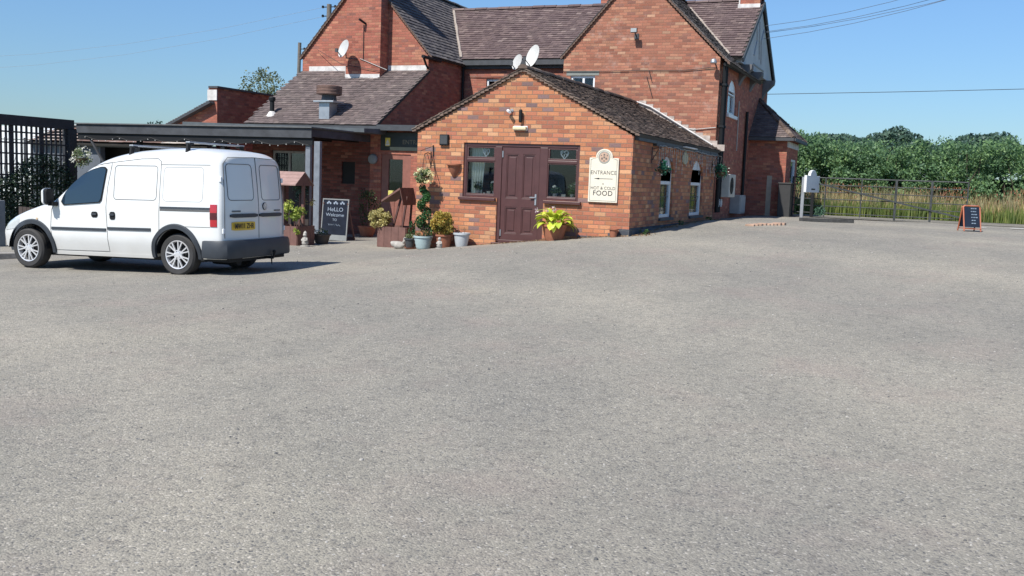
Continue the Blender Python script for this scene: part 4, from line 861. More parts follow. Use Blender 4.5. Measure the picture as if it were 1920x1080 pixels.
# upper flat roof strip behind
q0, q1 = onY(342, 228, 22.6), onY(700, 245, 22.9)
b = MB(); b.add([(q0[0], 22.6, q0[2]-.16), (q1[0]-.1, 22.6, q0[2]-.20), (q1[0]-.1, 22.6, q0[2]-.10), (q0[0], 22.6, q0[2]), (q0[0], 23.8, q0[2]-.16), (q1[0]-.1, 23.8, q0[2]-.2), (q1[0]-.1, 23.8, q0[2]-.05), (q0[0], 23.8, q0[2]+.03)], [(0, 1, 2, 3), (3, 2, 6, 7), (4, 7, 6, 5), (0, 4, 5, 1), (1, 5, 6, 2), (0, 3, 7, 4)])
b.build('upper_fascia', plain('blue_grey_fascia', (.085, .10, .11), .8, var=.25, scale=3), cp)
# string lights under the canopy
sl_ = thing('festoon_lights', 'loose string of festoon lights looped under the canopy edge', 'string lights', (-16, KY, 2.2))
b = MB(); bl = MB(); path = []; R = random.Random(3)
for k in range(90):
    t_ = k/89; x = kx0+.3+(kx1-kx0-.4)*t_; z = kz0-.05-.10*abs(math.sin(t_*20)); path.append((x, KY+.02, z))
    if k % 3 == 0: bl.ball((x, KY+.02, z-.03), .013, 6)
b.tube(path, .006, 5); b.build('cable', m_wire, sl_); bl.build('bulbs', plain('white_bulbs', (.6, .6, .58), .3), sl_)
# garden outbuilding behind (grey wall and ragged tiled eaves), brick store with parapet
ob = thing('garden_outbuilding', 'low grey walled garden outbuilding with ragged pale tile eaves behind the van', 'outbuilding', (-23, 24.5, -.3))
o0, o1 = onY(60, 262, 24.4)[0], onY(398, 262, 24.4)[0]; oz = onY(250, 270, 24.4)[2]
b = MB(); dk = [wallbox(188, 272, 248, 470, 24.4), wallbox(262, 282, 310, 470, 24.4)]
dk = [(a_[0], a_[1], -.2, oz-.12) for a_ in dk]
b.prism(rect(o0, o1, -.6, oz), ym(24.4), ym(24.6), [rect(*q) for q in dk]); b.build('wall', plain('grey_paint_wall', (.11, .125, .15), .85, var=.2, scale=1.5), ob)
b = MB(); b.box(o0, o1, 25.2, 25.25, -.4, oz); b.build('inner_walls', m_dark, ob)
roof = MB(); und = MB(); slope((o0, 24.15, oz-.03), (1, 0, 0), (0, 1, .42), [(0, 0), (o1-o0, 0), (o1-o0, 1.6), (0, 1.6)], roof, und, tw=.30, g=.28, lift=.09, seed=91)
roof.build('roof', tilemat('pale_pantiles', [(0, (.12, .08, .07)), (.4, (.30, .20, .17)), (.7, (.46, .40, .37)), (1, (.6, .55, .5))], .1), ob, fix=False); und.build('roof_deck', m_deck, ob)
GY = 24.9; st_ = thing('brick_store', 'red brick store with raised parapet wall left of the lean-to roof', 'outbuilding', (-20.5, GY, 0))
p = [onY(300, 240, GY), onY(392, 192, GY), onY(391, 162, GY), onY(407, 162, GY), onY(407, 260, GY), onY(300, 260, GY)]
b = MB(); b.prism([(q[0], q[2]) for q in p[::-1]], ym(GY), ym(GY+.22)); b.build('front_wall', m_oldC, st_)
gx = p[3][0]; gzt = p[3][2]; yb_ = onX(520, 180, gx)[1]
b = MB(); b.box(gx-.22, gx, GY+.22, yb_, -.3, gzt-.05); b.build('parapet_wall', m_oldC, st_)
b = MB(); b.box(gx-.30, gx+.05, GY-.04, yb_, gzt-.05, gzt+.01); b.build('coping', m_dkgrey, st_)
q = p[2]; b = MB(); b.box(q[0]-.02, gx+.012, GY-.03, GY-.002, gzt-.42, gzt-.1); b.build('pier_render', m_lead, st_)
b = MB(); r0, r1 = Vector(onY(298, 240, GY-.25)), Vector(onY(392, 189, GY-.25)); dvec = (r1-r0); roof = MB(); und = MB()
slope(r0, (0, 1, 0), dvec, [(0, 0), (3.0, 0), (3.0, dvec.length), (0, dvec.length)], roof, und, seed=93, lift=.03); roof.build('roof', t_C, st_, fix=False); und.build('roof_deck', m_dkgrey, st_)
# white marquee far left
mq = thing('garden_marquee', 'white garden marquee seen through the trellis', 'marquee', (-31, 27, 0)); mqm = plain('marquee_white', (.74, .76, .78), .8, var=.05)
x0, x1 = onY(-60, 250, 27)[0], onY(122, 250, 27)[0]; zt = onY(90, 236, 27)[2]; zb_ = onY(90, 262, 27)[2]
b = MB(); b.prism([(x0, zb_), (x1, zb_), ((x0+x1)/2+1.2, zt-.02), ((x0+x1)/2-1.2, zt-.02)], ym(27), ym(30)); b.build('roof_panel', mqm, mq)
b = MB(); b.box(x0, x1, 27.02, 27.05, -.5, zb_-.03); b.build('side_panel', mqm, mq)
b = MB()
for k in range(6): x = x0+(x1-x0)*k/5; b.box(x-.03, x+.03, 26.95, 27.01, -.5, zb_+.05)
b.build('poles', m_dkgrey, mq)
# ------------------------------------------------------------------ trellis with climber
TX = onY(131, 300, 20.2)[0]; tr = thing('timber_trellis', 'black timber trellis pergola covered by a climber at the left edge', 'trellis', (TX, 18, 0))
ty1 = 20.2; ty0 = onX(-30, 220, TX)[1]; tz = onY(138, 225, 20.2)[2]; m_tim = plain('black_timber', (.022, .024, .03), .7, var=.3, bmp=.3)
b = MB(); b.box(TX-.07, TX+.07, ty0, ty1+.1, tz-.26, tz); b.build('top_beam', m_tim, tr, bevel=.006)
b = MB(); b.box(TX-.14, TX+.12, ty1-.12, ty1+.14, -.6, tz+.0-.262); b.build('post', m_tim, tr, bevel=.006)
n_ = 17
for k in range(n_):
    y = ty0+(ty1-ty0)*k/n_; wd_ = .06 if k in (5, 11) else .02; b = MB(); b.box(TX-.022, TX+.022, y-wd_, y+wd_, -.4, tz-.262); b.build('post' if wd_ > .03 else 'upright_slat', m_tim, tr)
for k in range(8):
    z = tz-.42-k*.27; b = MB(); b.box(TX+.023, TX+.045, ty0, ty1-.12, z-.02, z+.02); b.build('cross_slat', m_tim, tr)
g = np.random.default_rng(5); n_ = 12000; yy = ty0-.3+(ty1-ty0+.3)*g.random(n_); zz = -.3+(2.15-.8*(np.sin(yy*2.2)*.4+.5))*g.random(n_)**1.15; xx = TX+.05+.13*g.normal(size=n_)
cl = thing('climbing_plant', 'dark leafy climber growing through the black trellis', 'climber', (TX, 18, -.2), None)
leaves('foliage', np.stack([xx, yy, zz], 1), .075, leafmat('climber_leaf', [(.015, .03, .02), (.03, .06, .03), (.05, .09, .05), (.2, .24, .2)]), cl)
b = MB(); R = random.Random(6)
for k in range(9):
    y = ty0+R.random()*(ty1-ty0); b.tube([(TX+.06, y, -.3), (TX+.08, y+R.uniform(-.2, .2), .6), (TX+.06, y+R.uniform(-.5, .5), 1.7)], [.015, .01, .005], 5)
b.build('stems', plain('vine_stem', (.07, .05, .04), .9), cl)
# timber boarding low behind the van nose and grey gate post
b = MB(); q0, q1 = onG(-30, 482), onG(128, 470); R = random.Random(8); n_ = 22
fx0, fx1 = -17.6, -15.1
for k in range(n_):
    x = fx0+(fx1-fx0)*k/n_; b.box(x+.005, x+(fx1-fx0)/n_-.005, 15.2+R.uniform(0, .008), 15.225, -.4, .62+R.uniform(-.005, .005))
tag(b.build('board_fence', plain('stained_boards', (.06, .045, .04), .8, var=.3, bmp=.4)), 'low dark boarded fence under the trellis behind the van nose', 'fence')
q = onG(2, 462); b = MB(); b.box(q[0]-.25, q[0]+.02, q[1]-.1, q[1]+.1, -.4, onY(4, 376, q[1])[2]); tag(b.build('gate_post', plain('grey_post', (.17, .19, .20), .8, var=.15), bevel=.01), 'short grey square post at the left edge', 'post')
c = onY(152, 296, 17.5); basket((c[0], c[1], c[2]), .23, 'large basket of white flowers hanging from the canopy end', m_leaf_v, 500, 37, chain=.5, flowers=(m_petal, 120), size=.05)
# ------------------------------------------------------------------ planters, pots, ornaments
m_plwood = plain('brown_stained_wood', (.155, .078, .064), .7, var=.25, scale=4, bmp=.35)
def tub(c, s, h, parent, mat=m_plwood, n=4):
    x, y, z = c
    for sg_ in (-1, 1):
        b = MB()
        for k in range(n): a = x-s+2*s*k/n; b.box(a+.003, a+2*s/n-.003, y+sg_*s-.012, y+sg_*s+.012, z, z+h)
        b.build('side_boards', mat, parent)
        b = MB()
        for k in range(n): a = y-s+.012+(2*s-.024)*k/n; b.box(x+sg_*s-.012, x+sg_*s+.012, a+.003, a+(2*s-.024)/n-.003, z, z+h)
        b.build('side_boards', mat, parent)
    b = MB(); b.box(x-s+.012, x+s-.012, y-s+.012, y+s-.012, z+h-.08, z+h-.05); b.build('soil', plain('soil_%d' % int(x*-10), (.05, .035, .025), .95), parent)
# planter 2 (beside the extension) with pitched lid on slanting struts
pc = (onG(738, 463)[0]-.02, 19.62, -.03)
t = thing('roofed_planter', 'brown wooden planter with a tilted roof on struts beside the extension corner', 'planter', pc, 'roofed wooden planters')
s = .36; tub(pc, s, .46, t)
x, y, z = pc
m_strut = plain('dark_strut', (.09, .042, .036), .75)
for dx in (-.12, .12):
    b = MB(); b.bar((x+dx, y-.1, z+.4), (x+.16+dx*.6, y-.1, z+1.14), .04, .04, (0, 1, 0)); b.build('strut', m_strut, t)
for dy in (-.3,):
    b = MB(); b.bar((x+.1, y+.3, z+.4), (x+.14, y+.3, z+1.15), .04, .04, (0, 1, 0)); b.build('strut', m_strut, t)
def pitched_lid(x, y, z, w, d, hgt, parent, ang=0, flip=1, mat=m_plwood):
    for sg_ in (-1, 1):
        b = MB()
        for k in range(4):
            t0, t1 = k/4, (k+.97)/4
            a0 = (x+sg_*w*(1-t0), z+hgt*t0); a1 = (x+sg_*w*(1-t1), z+hgt*t1)
            b.add([(a0[0], y-d, a0[1]), (a1[0], y-d, a1[1]), (a1[0], y+d, a1[1]), (a0[0], y+d, a0[1]), (a0[0], y-d, a0[1]+.025), (a1[0], y-d, a1[1]+.02), (a1[0], y+d, a1[1]+.02), (a0[0], y+d, a0[1]+.025)], [(0, 1, 2, 3), (7, 6, 5, 4), (0, 4, 5, 1), (1, 5, 6, 2), (2, 6, 7, 3), (3, 7, 4, 0)])
        b.build('roof_boards', mat, parent)
lz = z+1.03
for (xa, za, xb, zb) in ((x-.30, lz-.03, x+.16, lz+.26), (x+.165, lz+.25, x+.25, lz-.08)):
    b = MB()
    for k in range(4):
        y0_ = y-.32+k*.16; b.add([(xa, y0_, za), (xb, y0_, zb), (xb, y0_+.155, zb), (xa, y0_+.155, za), (xa, y0_, za+.045), (xb, y0_, zb+.045), (xb, y0_+.155, zb+.045), (xa, y0_+.155, za+.045)], [(3, 2, 1, 0), (4, 5, 6, 7), (0, 1, 5, 4), (1, 2, 6, 5), (2, 3, 7, 6), (3, 0, 4, 7)])
    b.build('roof_boards', m_plwood, t)
m_yel = leafmat('straw_bloom', [(.30, .27, .10), (.50, .43, .18), (.62, .52, .25), (.42, .40, .16)])
c = onY(711, 409, 19.35); pl_ = thing('straw_yellow_shrub', 'pale straw yellow shrub spilling over the planter beside the extension', 'plant', (c[0], c[1], c[2]))
leaves('foliage', cloud(c, (.26, .24, .21), 1500, 26, .36, seed=41), .062, m_yel, pl_, .6); b = MB(); b.tube([(c[0]+.1, c[1]+.05, z+.36), (c[0]+.02, c[1], c[2])], .02, 6); b.build('stem', m_plwood, pl_)
c = onY(739, 366, 19.5); b = MB(); b.box(c[0]-.16, c[0]-.04, c[1], c[1]+.08, c[2]-.04, c[2]+.10); tag(b.build('small_lantern', plain('yellow_label', (.55, .5, .12), .6), bevel=.01), 'tiny yellow box under the tilted planter roof', 'box')
# planter 1 (by the van tail) with pitched roof
pc1 = (onG(548, 459)[0], 18.6, -.09)
t = thing('roofed_planter', 'brown wooden planter with a pitched roof by the back of the van', 'planter', pc1, 'roofed wooden planters')
x1_, y1_, z1_ = pc1; tub(pc1, .34, .46, t)
zr = onY(550, 348, 18.3)[2]; zp = onY(548, 323, 18.6)[2]
for dx in (-.26, .26):
    b = MB(); b.box(x1_+dx-.03, x1_+dx+.03, y1_-.03, y1_+.03, z1_+.4, zr+.05); b.build('strut', m_plwood, t)
lid = []
for sg_ in (-1, 1):
    b = MB()
    for k in range(4):
        t0, t1 = k/4, (k+.95)/4; a0 = (y1_+sg_*.36*(1-t0), zr+(zp-zr)*t0); a1 = (y1_+sg_*.36*(1-t1), zr+(zp-zr)*t1)
        b.add([(x1_-.42, a0[0], a0[1]), (x1_+.30, a0[0], a0[1]), (x1_+.30, a1[0], a1[1]), (x1_-.42, a1[0], a1[1]), (x1_-.42, a0[0], a0[1]+.025), (x1_+.30, a0[0], a0[1]+.025), (x1_+.30, a1[0], a1[1]+.02), (x1_-.42, a1[0], a1[1]+.02)], [(0, 1, 2, 3), (7, 6, 5, 4), (0, 4, 5, 1), (1, 5, 6, 2), (2, 6, 7, 3), (3, 7, 4, 0)])
    b.build('roof_boards', plain('pinkish_boards%d' % sg_, (.30, .19, .165), .75, var=.2), t)
b = MB(); b.prism([(y1_-.33, zr), (y1_+.33, zr), (y1_, zp-.02)], xm(x1_+.28), xm(x1_+.25)); b.build('gable_board', m_plwood, t)
b = MB(); b.box(x1_-.3, x1_+.24, y1_+.24, y1_+.27, z1_+.46, zr+.02); b.build('shade_backing', plain('shade_backing_black', (.04, .03, .028), .8), t)  # added dark panel, stands for the gloom under the planter roof
m_lime = leafmat('lime_leaf', [(.16, .24, .04), (.34, .42, .07), (.48, .52, .12), (.08, .15, .04)])
c = onY(549, 396, 18.3); pl_ = thing('lime_leaved_shrub', 'bright lime leaved shrub filling the planter by the van', 'plant', c)
leaves('foliage', cloud(c, (.30, .22, .20), 520, 18, .36, seed=43), .085, m_lime, pl_, .45); b = MB(); b.tube([(c[0], c[1]+.1, z1_+.4), (c[0], c[1], c[2])], .02, 6); b.build('stem', m_plwood, pl_)
c = onY(562, 362, 18.75); pl_ = thing('blue_green_plant', 'dark blue green plant under the pitched planter roof', 'plant', c)
leaves('foliage', cloud(c, (.16, .16, .28), 260, 12, .4, seed=44), .06, leafmat('blue_leaf', [(.03, .07, .05), (.07, .13, .11), (.2, .3, .28)]), pl_, .5); b = MB(); b.tube([(c[0], c[1], z1_+.4), (c[0], c[1], c[2])], .015, 6); b.build('stem', m_plwood, pl_)
c = onY(582, 377, 18.9); pl_ = thing('pale_sprig_plant', 'thin pale sprigs leaning from the planter towards the grey post', 'plant', c)
leaves('foliage', cloud(c, (.15, .1, .13), 90, 8, .4, seed=45), .05, m_yel, pl_, .5); b = MB(); b.tube([(c[0]-.3, c[1]-.1, z1_+.42), (c[0], c[1], c[2])], .008, 5); b.build('stem', m_plwood, pl_)
c = onY(556, 432, 18.2); pl_ = thing('lime_sprig', 'small lime sprig growing low at the planter corner by the van', 'plant', (c[0], c[1], c[2]-.25))
leaves('foliage', cloud(c, (.07, .06, .11), 60, 6, .4, seed=46), .06, m_lime, pl_, .5); b = MB(); b.tube([(c[0]+.02, c[1], gz(c[0], c[1])), (c[0], c[1], c[2])], .008, 5); b.build('stem', m_plwood, pl_)
# ornament figures
m_stone = plain('cast_stone', (.36, .34, .31), .9, var=.25, scale=10, bmp=.5)
def gnome(px, py, Y, h, label, hat=True, mat=m_stone):
    q = onY(px, py, Y); q[2] = gz(q[0], Y); x, y, z = q[0], q[1], q[2]; t = thing('garden_figure', label, 'garden ornament', (x, y, z), 'small stone garden figures')
    b = MB(); b.lathe([(.001, 0), (h*.30, 0), (h*.30, h*.07), (h*.2, h*.09), (.001, h*.09)], (x, y, z), 14); b.build('plinth', mat, t)
    b = MB(); b.lathe([(h*.17, h*.09), (h*.22, h*.22), (h*.19, h*.42), (h*.12, h*.58), (h*.07, h*.64), (.001, h*.65)], (x, y, z), 14)
    for s_ in (-1, 1): b.tube([(x+s_*h*.12, y, z+h*.56), (x+s_*h*.2, y-h*.08, z+h*.42), (x+s_*h*.08, y-h*.2, z+h*.36)], [h*.06, h*.055, h*.045], 8)
    b.build('body', mat, t, smooth=True)
    b = MB(); b.ball((x, y-h*.02, z+h*.75), h*.13, 10, (1, 1, 1.1)); b.ball((x, y-h*.15, z+h*.74), h*.03, 6); b.build('head', mat, t, smooth=True)
    if hat: b = MB(); b.lathe([(h*.13, h*.80), (h*.1, h*.92), (.002, h*1.02)], (x, y, z), 12); b.build('hat', mat, t, smooth=True)
gnome(572, 457, 18.2, .34, 'small grey figure at the foot of the planter by the van')
gnome(824, 464, 17.98, .27, 'little round headed figure between the pots under the golden bush', False)
# stone duck planter
q = onY(748, 463, 18.75); x, y, z = q[0], 18.75, gz(q[0], 18.75); t = thing('stone_duck', 'pale stone duck ornament in front of the tilted roof planter', 'garden ornament', (x, y, z))
b = MB(); vs = []; 
secs = [(-.20, .02, .13), (-.15, .06, .10), (-.05, .085, .075), (.05, .085, .07), (.11, .055, .085), (.14, .015, .10)]
b.tube([(x+a, y, z+c_) for a, r_, c_ in secs], [r_ for a, r_, c_ in secs], 12); b.tube([(x+.09, y, z+.11), (x+.13, y, z+.17), (x+.14, y, z+.20)], [.035, .028, .03], 10); b.build('body', m_stone, t, smooth=True)
b = MB(); b.ball((x+.15, y, z+.215), .038, 10, (1.15, .9, 1)); b.build('head', m_stone, t, smooth=True); b = MB(); b.tube([(x+.18, y, z+.21), (x+.225, y, z+.20)], [.016, .007], 6); b.build('beak', plain('beak_ochre', (.4, .28, .12), .7), t)
# pots
def pot(c, r, h, mat, label, name='plant_pot', rim=.015, bands=0, saucer=None, soil=True, group=None):
    x, y, z = c; t = thing(name, label, 'plant pot', c, group); prof = [(r*.68, 0)]
    for k in range(1, 7):
        f_ = k/7; prof.append((r*(.68+.32*f_**.8)+(bands if k % 2 else 0), h*f_))
    prof += [(r, h*.86), (r+rim, h*.87), (r+rim, h), (r-.01, h), (r-.02, h*.86)]
    b = MB(); b.lathe(prof, (x, y, z+.005), 28); b.build('pot_body', mat, t, smooth=True, smang=35)
    if soil: b = MB(); b.lathe([(.001, h*.87), (r-.015, h*.87)], (x, y, z), 20); b.build('soil', plain('soil%d' % int(abs(x*100)), (.05, .035, .025), .95), t)
    if saucer: b = MB(); b.lathe([(r*.9, 0), (r*1.1, .03), (r*1.05, .03), (.01, .012)], (x, y, z+.002), 20); b.build('saucer', saucer, t)
    return t
m_blue_pot = plain('pale_blue_pot', (.36, .46, .47), .5, var=.08); m_grey_pot = plain('pale_grey_pot', (.44, .47, .49), .55, var=.08); m_blk_pot = plain('black_pot', (.05, .055, .06), .4)
c = onY(793, 465, 18.27); c[2] = gz(c[0], 18.27); bp = (float(c[0]), float(c[1]), float(c[2])); pot(bp, .19, .27, m_blue_pot, 'pale blue ribbed pot holding the spiral topiary', bands=.01)
c = onY(865, 464, 18.3); gp = (float(c[0]), 18.3, gz(c[0], 18.3)); pot(gp, .165, .29, m_grey_pot, 'smooth pale grey pot at the foot of the orange wall, rightmost of the row', soil=True)
c = onY(769, 464, 18.5); kp = (float(c[0]), 18.5, gz(c[0], 18.5)); pot(kp, .12, .22, m_blk_pot, 'small black pot on a clay saucer between duck and blue pot', saucer=m_terra)
c = onY(832, 462, 18.28); tp_ = (float(c[0]), 18.28, gz(c[0], 18.3)); pot(tp_, .17, .28, m_terra, 'dark terracotta pot hidden under the golden bush')
c = onG(688, 443); sp_ = (float(c[0]), float(c[1]), float(c[2])); pot(sp_, .24, .27, m_terra, 'terracotta pot in the shade by the lean-to wall')
c = onG(603, 457); wp_ = (float(c[0]), float(c[1]), float(c[2])); pot(wp_, .2, .22, plain('old_basket', (.10, .08, .065), .9), 'dark squat pot at the foot of the chalkboard')
# plants in them
m_top = leafmat('topiary_leaf', [(.015, .06, .03), (.03, .10, .04), (.05, .15, .05), (.09, .18, .07)])
x, y, z = bp; pts = []
g = np.random.default_rng(51)
for k in range(2600):
    t_ = g.random(); a = t_*2*math.pi*2.6; rr = .12*(1-t_*.55); zz = .36+t_*.92; rad = .10*(1-.35*t_); d = g.normal(size=3); d /= np.linalg.norm(d); pts.append((x+math.cos(a)*rr*.8+d[0]*rad, y+math.sin(a)*rr*.8+d[1]*rad, z+zz+d[2]*rad))
tt = thing('spiral_topiary', 'dark green spiral topiary in the pale blue pot', 'topiary', (x, y, z+.2)); leaves('foliage', pts, .042, m_top, tt, .6); b = MB(); b.tube([(x, y, z+.2), (x, y, z+1.3)], .014, 6); b.build('stem', m_plwood, tt)
pp = thing('low_red_green_plant', 'low reddish trailing plant around the foot of the spiral topiary', 'plant', (x, y, z+.25)); leaves('foliage', cloud((x, y, z+.31), (.20, .18, .09), 340, 14, .35, seed=52), .04, leafmat('red_green', [(.10, .13, .05), (.24, .13, .08), (.34, .20, .12), (.12, .18, .08)]), pp, .5)
m_gold = leafmat('golden_leaf', [(.42, .30, .06), (.58, .38, .09), (.55, .46, .12), (.30, .30, .06), (.66, .36, .12)])
gb = onY(829, 419, 18.2); t = thing('golden_bush', 'rounded golden yellow bush against the orange wall', 'bush', (gb[0], gb[1], gb[2]-.25))
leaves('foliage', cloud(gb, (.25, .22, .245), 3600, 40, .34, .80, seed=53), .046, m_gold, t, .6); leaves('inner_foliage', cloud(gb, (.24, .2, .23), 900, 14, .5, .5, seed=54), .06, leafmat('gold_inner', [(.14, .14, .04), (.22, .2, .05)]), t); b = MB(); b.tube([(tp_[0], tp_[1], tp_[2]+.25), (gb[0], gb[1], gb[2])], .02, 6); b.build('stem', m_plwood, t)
x, y, z = kp; t = thing('small_green_tuft', 'small green tuft in the black pot', 'plant', (x, y, z+.2)); leaves('foliage', cloud((x-.02, y, z+.26), (.12, .1, .07), 150, 8, .4, seed=55), .045, m_leaf_v, t, .35, up=1)
x, y, z = sp_; t = thing('shaded_shrub', 'dull green shrub in the shaded terracotta pot', 'plant', (x, y, z+.2)); leaves('foliage', cloud((x, y, z+.75), (.34, .3, .5), 700, 20, .33, seed=56), .06, leafmat('dull_leaf', [(.03, .05, .02), (.06, .09, .04), (.09, .12, .05)]), t); b = MB(); b.tube([(x, y, z+.2), (x, y, z+.9)], .015, 6); b.build('stem', m_plwood, t)
x, y, z = wp_; t = thing('pale_flowers', 'sparse pale flowers in the dark pot before the chalkboard', 'plant', (x, y, z+.2)); leaves('foliage', cloud((x-.03, y, z+.28), (.18, .12, .1), 160, 10, .35, seed=57), .045, m_leaf_v, t); leaves('flowers', cloud((x, y, z+.3), (.2, .12, .1), 24, 8, .2, seed=58), .035, m_petal, t, .9)
b = MB(); R = random.Random(13); x, y, z = gp; t = thing('dry_twigs', 'few dry brown twigs in the pale grey pot', 'plant', (x, y, z+.25))
for k in range(7): b.tube([(x+R.uniform(-.08, .08), y, z+.24), (x+R.uniform(-.12, .12), y+R.uniform(-.05, .05), z+R.uniform(.32, .42))], .004, 4)
b.build('stems', plain('twig', (.16, .09, .05), .9), t)
c = onY(772, 428, 18.75); t = thing('strappy_green_plant', 'strappy green leaves behind the black pot', 'plant', (c[0], c[1], c[2]-.3)); leaves('foliage', cloud(c, (.12, .1, .16), 120, 8, .4, seed=59), .09, m_top, t, .25, up=1.5)
# hosta in terracotta by the door
c = onG(1040, 464); hx, hy = -6.78, 18.22; hz = gz(hx, hy)
c = onY(1038, 462, hy); hx = c[0]; pot((hx, hy, hz), .245, .32, m_terra, 'terracotta tub holding the lime hosta right of the door')
t = thing('lime_hosta', 'bright lime green hosta with broad leaves beside the brown door', 'plant', (hx, hy, hz+.3)); m_hosta = leafmat('hosta_leaf', [(.42, .52, .05), (.56, .64, .08), (.66, .72, .16), (.36, .48, .05)], .3, .4)
b = MB(); R = random.Random(21)
def big_leaf(b, o, az, ln, el, wd_, droop):
    o = Vector(o); d = Vector((math.cos(az), math.sin(az), 0)); sd = Vector((-math.sin(az), math.cos(az), 0)); rows = []
    p = o.copy(); e = el; n_ = 7
    for i in range(n_+1):
        t_ = i/n_; w_ = wd_*(math.sin(math.pi*min(1, t_*.93+.07))**.75)*(.25 if i == 0 else 1); cup = .25*w_
        rows.append((p-sd*w_+Vector((0, 0, cup)), p-sd*w_*.5+Vector((0, 0, cup*.25)), p.copy(), p+sd*w_*.5+Vector((0, 0, cup*.25)), p+sd*w_+Vector((0, 0, cup))))
        p = p+(d*math.cos(e)+Vector((0, 0, math.sin(e))))*ln/n_; e -= droop/n_
    vs = [q for r_ in rows for q in r_]; b.add(vs, [(i*5+k, i*5+k+1, (i+1)*5+k+1, (i+1)*5+k) for i in range(n_) for k in range(4)])
for k in range(46):
    az = R.uniform(0, 6.28); lay = R.random(); el = .25+1.0*lay; r0_ = .05+.10*(1-lay)
    o_ = (hx+math.cos(az)*r0_*1.5, hy+math.sin(az)*r0_, hz+.30+.16*lay); big_leaf(b, o_, az, R.uniform(.22, .33), el, R.uniform(.06, .085), R.uniform(1.3, 2.2))
b.build('leaves', m_hosta, t, smooth=True, fix=False)
b = MB(); fl = []
for (dx, dz_) in ((-.36, .44), (.0, .50), (-.12, .46)):
    b.tube([(hx+dx*.2, hy, hz+.35), (hx+dx*.6, hy-.05, hz+.35+dz_*.6), (hx+dx, hy-.08, hz+.25+dz_*.75)], .005, 5); fl += [(hx+dx+R.uniform(-.04, .04), hy-.08+R.uniform(-.03, .03), hz+.25+dz_*.75+R.uniform(-.05, .05)) for _ in range(9)]
b.build('flower_stalks', m_lime, t); leaves('flowers', fl, .045, leafmat('lilac', [(.50, .40, .50), (.62, .52, .6)]), t, .8)
c = onG(1075, 462); q = (float(c[0])+.12, 18.45, gz(c[0], 18.4)); pot(q, .085, .17, m_terra, 'small dark terracotta pot close behind the hosta tub')
# chalkboard A-frame
cbp = onG(622, 452); bx0 = onY(600, 451, cbp[1])[0]; bx1 = onY(649, 452, cbp[1])[0]; bz0 = onY(649, 452, cbp[1])[2]; bz1 = onY(648, 374, cbp[1])[2]; Yc = float(cbp[1])
t = thing('chalkboard', 'standing chalkboard with handwritten welcome beside the grey posts', 'chalkboard', ((bx0+bx1)/2, Yc, bz0)); lean = .10
def cbm(off): return lambda a, b_: (a, Yc+off+(b_-bz0)*lean, b_)
b = MB(); b.prism(rect(bx0, bx1, bz0, bz1), cbm(0), cbm(.03), [rect(bx0+.026, bx1-.026, bz0+.13, bz1-.026)]); b.build('frame', plain('silvered_frame', (.22, .23, .23), .7), t)
b = MB(); b.prism(rect(bx0+.026, bx1-.026, bz0+.13, bz1-.026), cbm(.008), cbm(.022)); b.build('slate', plain('slate_board', (.010, .014, .026), .7, var=.3, spec=.2), t)
b = MB(); b.prism(rect(bx0+.05, bx1-.05, bz0, bz0+.08), cbm(.4), cbm(.42)); b.bar((bx0+.03, Yc+.42, bz0), (bx0+.03, Yc+.09, bz1-.1), .03); b.bar((bx1-.03, Yc+.42, bz0), (bx1-.03, Yc+.09, bz1-.1), .03); b.build('rear_legs', m_plwood, t)
m_chalk = plain('chalk', (.26, .31, .38), .9, var=.3, scale=30); cxx = (bx0+bx1)/2; TL = Matrix.Rotation(-math.atan(lean), 4, 'X')@RX90
for s_, sz, dz_, sx_ in (('HeLLO', .15, .74, 1.1), ('Welcome', .125, .61, 1.15), ('TO', .09, .49, 1.1)):
    z_ = bz0+(bz1-bz0)*dz_; text('chalk_writing', s_, sz*.9, (cxx, Yc+.004+(z_-bz0)*lean, z_), TL, m_chalk, t, .001, sx_)
R = random.Random(77); b = MB(); zz_ = bz0+(bz1-bz0)*.37; path = []
for k in range(26): xq = cxx-.17+k*.0136; path.append((xq, Yc+.003+(zz_-bz0)*lean, zz_+R.uniform(-.03, .035)))
b.tube(path, .005, 4); b.build('chalk_scribble', m_chalk, t)
b = MB(); zc = bz1-.10
for k, dx in enumerate((-.19, 0, .19)):
    for a in (0, .05, -.05): b.ball((cxx+dx+a*.8, Yc+.004+(zc-bz0)*lean, zc+(.02 if a == 0 else -.01)), .026, 6, (1, .12, 1))
b.build('chalk_drawing', m_chalk, t)
# ------------------------------------------------------------------ gate, post sign, board, road side
GYt = 33.0; gzv = .75
gate = thing('field_gate', 'long grey steel field gate with diagonal brace before the verge', 'gate', (-1.5, GYt, gzv)); gx0 = onY(1486, 350, GYt)[0]; gx1 = onY(1816, 350, GYt)[0]
ztop = onY(1680, 338, GYt)[2]; n_ = 6
b = MB()
for k in range(n_):
    z = gzv+.14+(ztop-gzv-.14)*k/(n_-1); rb = MB(); rb.tube([(gx0, GYt, z), (gx1, GYt, z)], .014 if k < n_-1 else .02, 8); rb.build('rail', m_galv, gate)
for px in (1487, 1548, 1616, 1681, 1748, 1816):
    q = onY(px, 350, GYt)[0]; wd_ = .065 if px in (1487, 1681, 1748) else .035
    rb = MB(); rb.box(q-wd_/2, q+wd_/2, GYt-.03, GYt+.03, (gzv-.02 if px != 1616 else gzv+.05), ztop+.02); rb.build('upright', m_galv, gate)
a, c_ = onY(1500, 336, GYt), onY(1812, 411, GYt); rb = MB(); rb.bar((a[0], GYt-.045, a[2]), (c_[0], GYt-.045, max(c_[2], gzv+.12)), .025, .05); rb.build('brace', m_galv, gate)
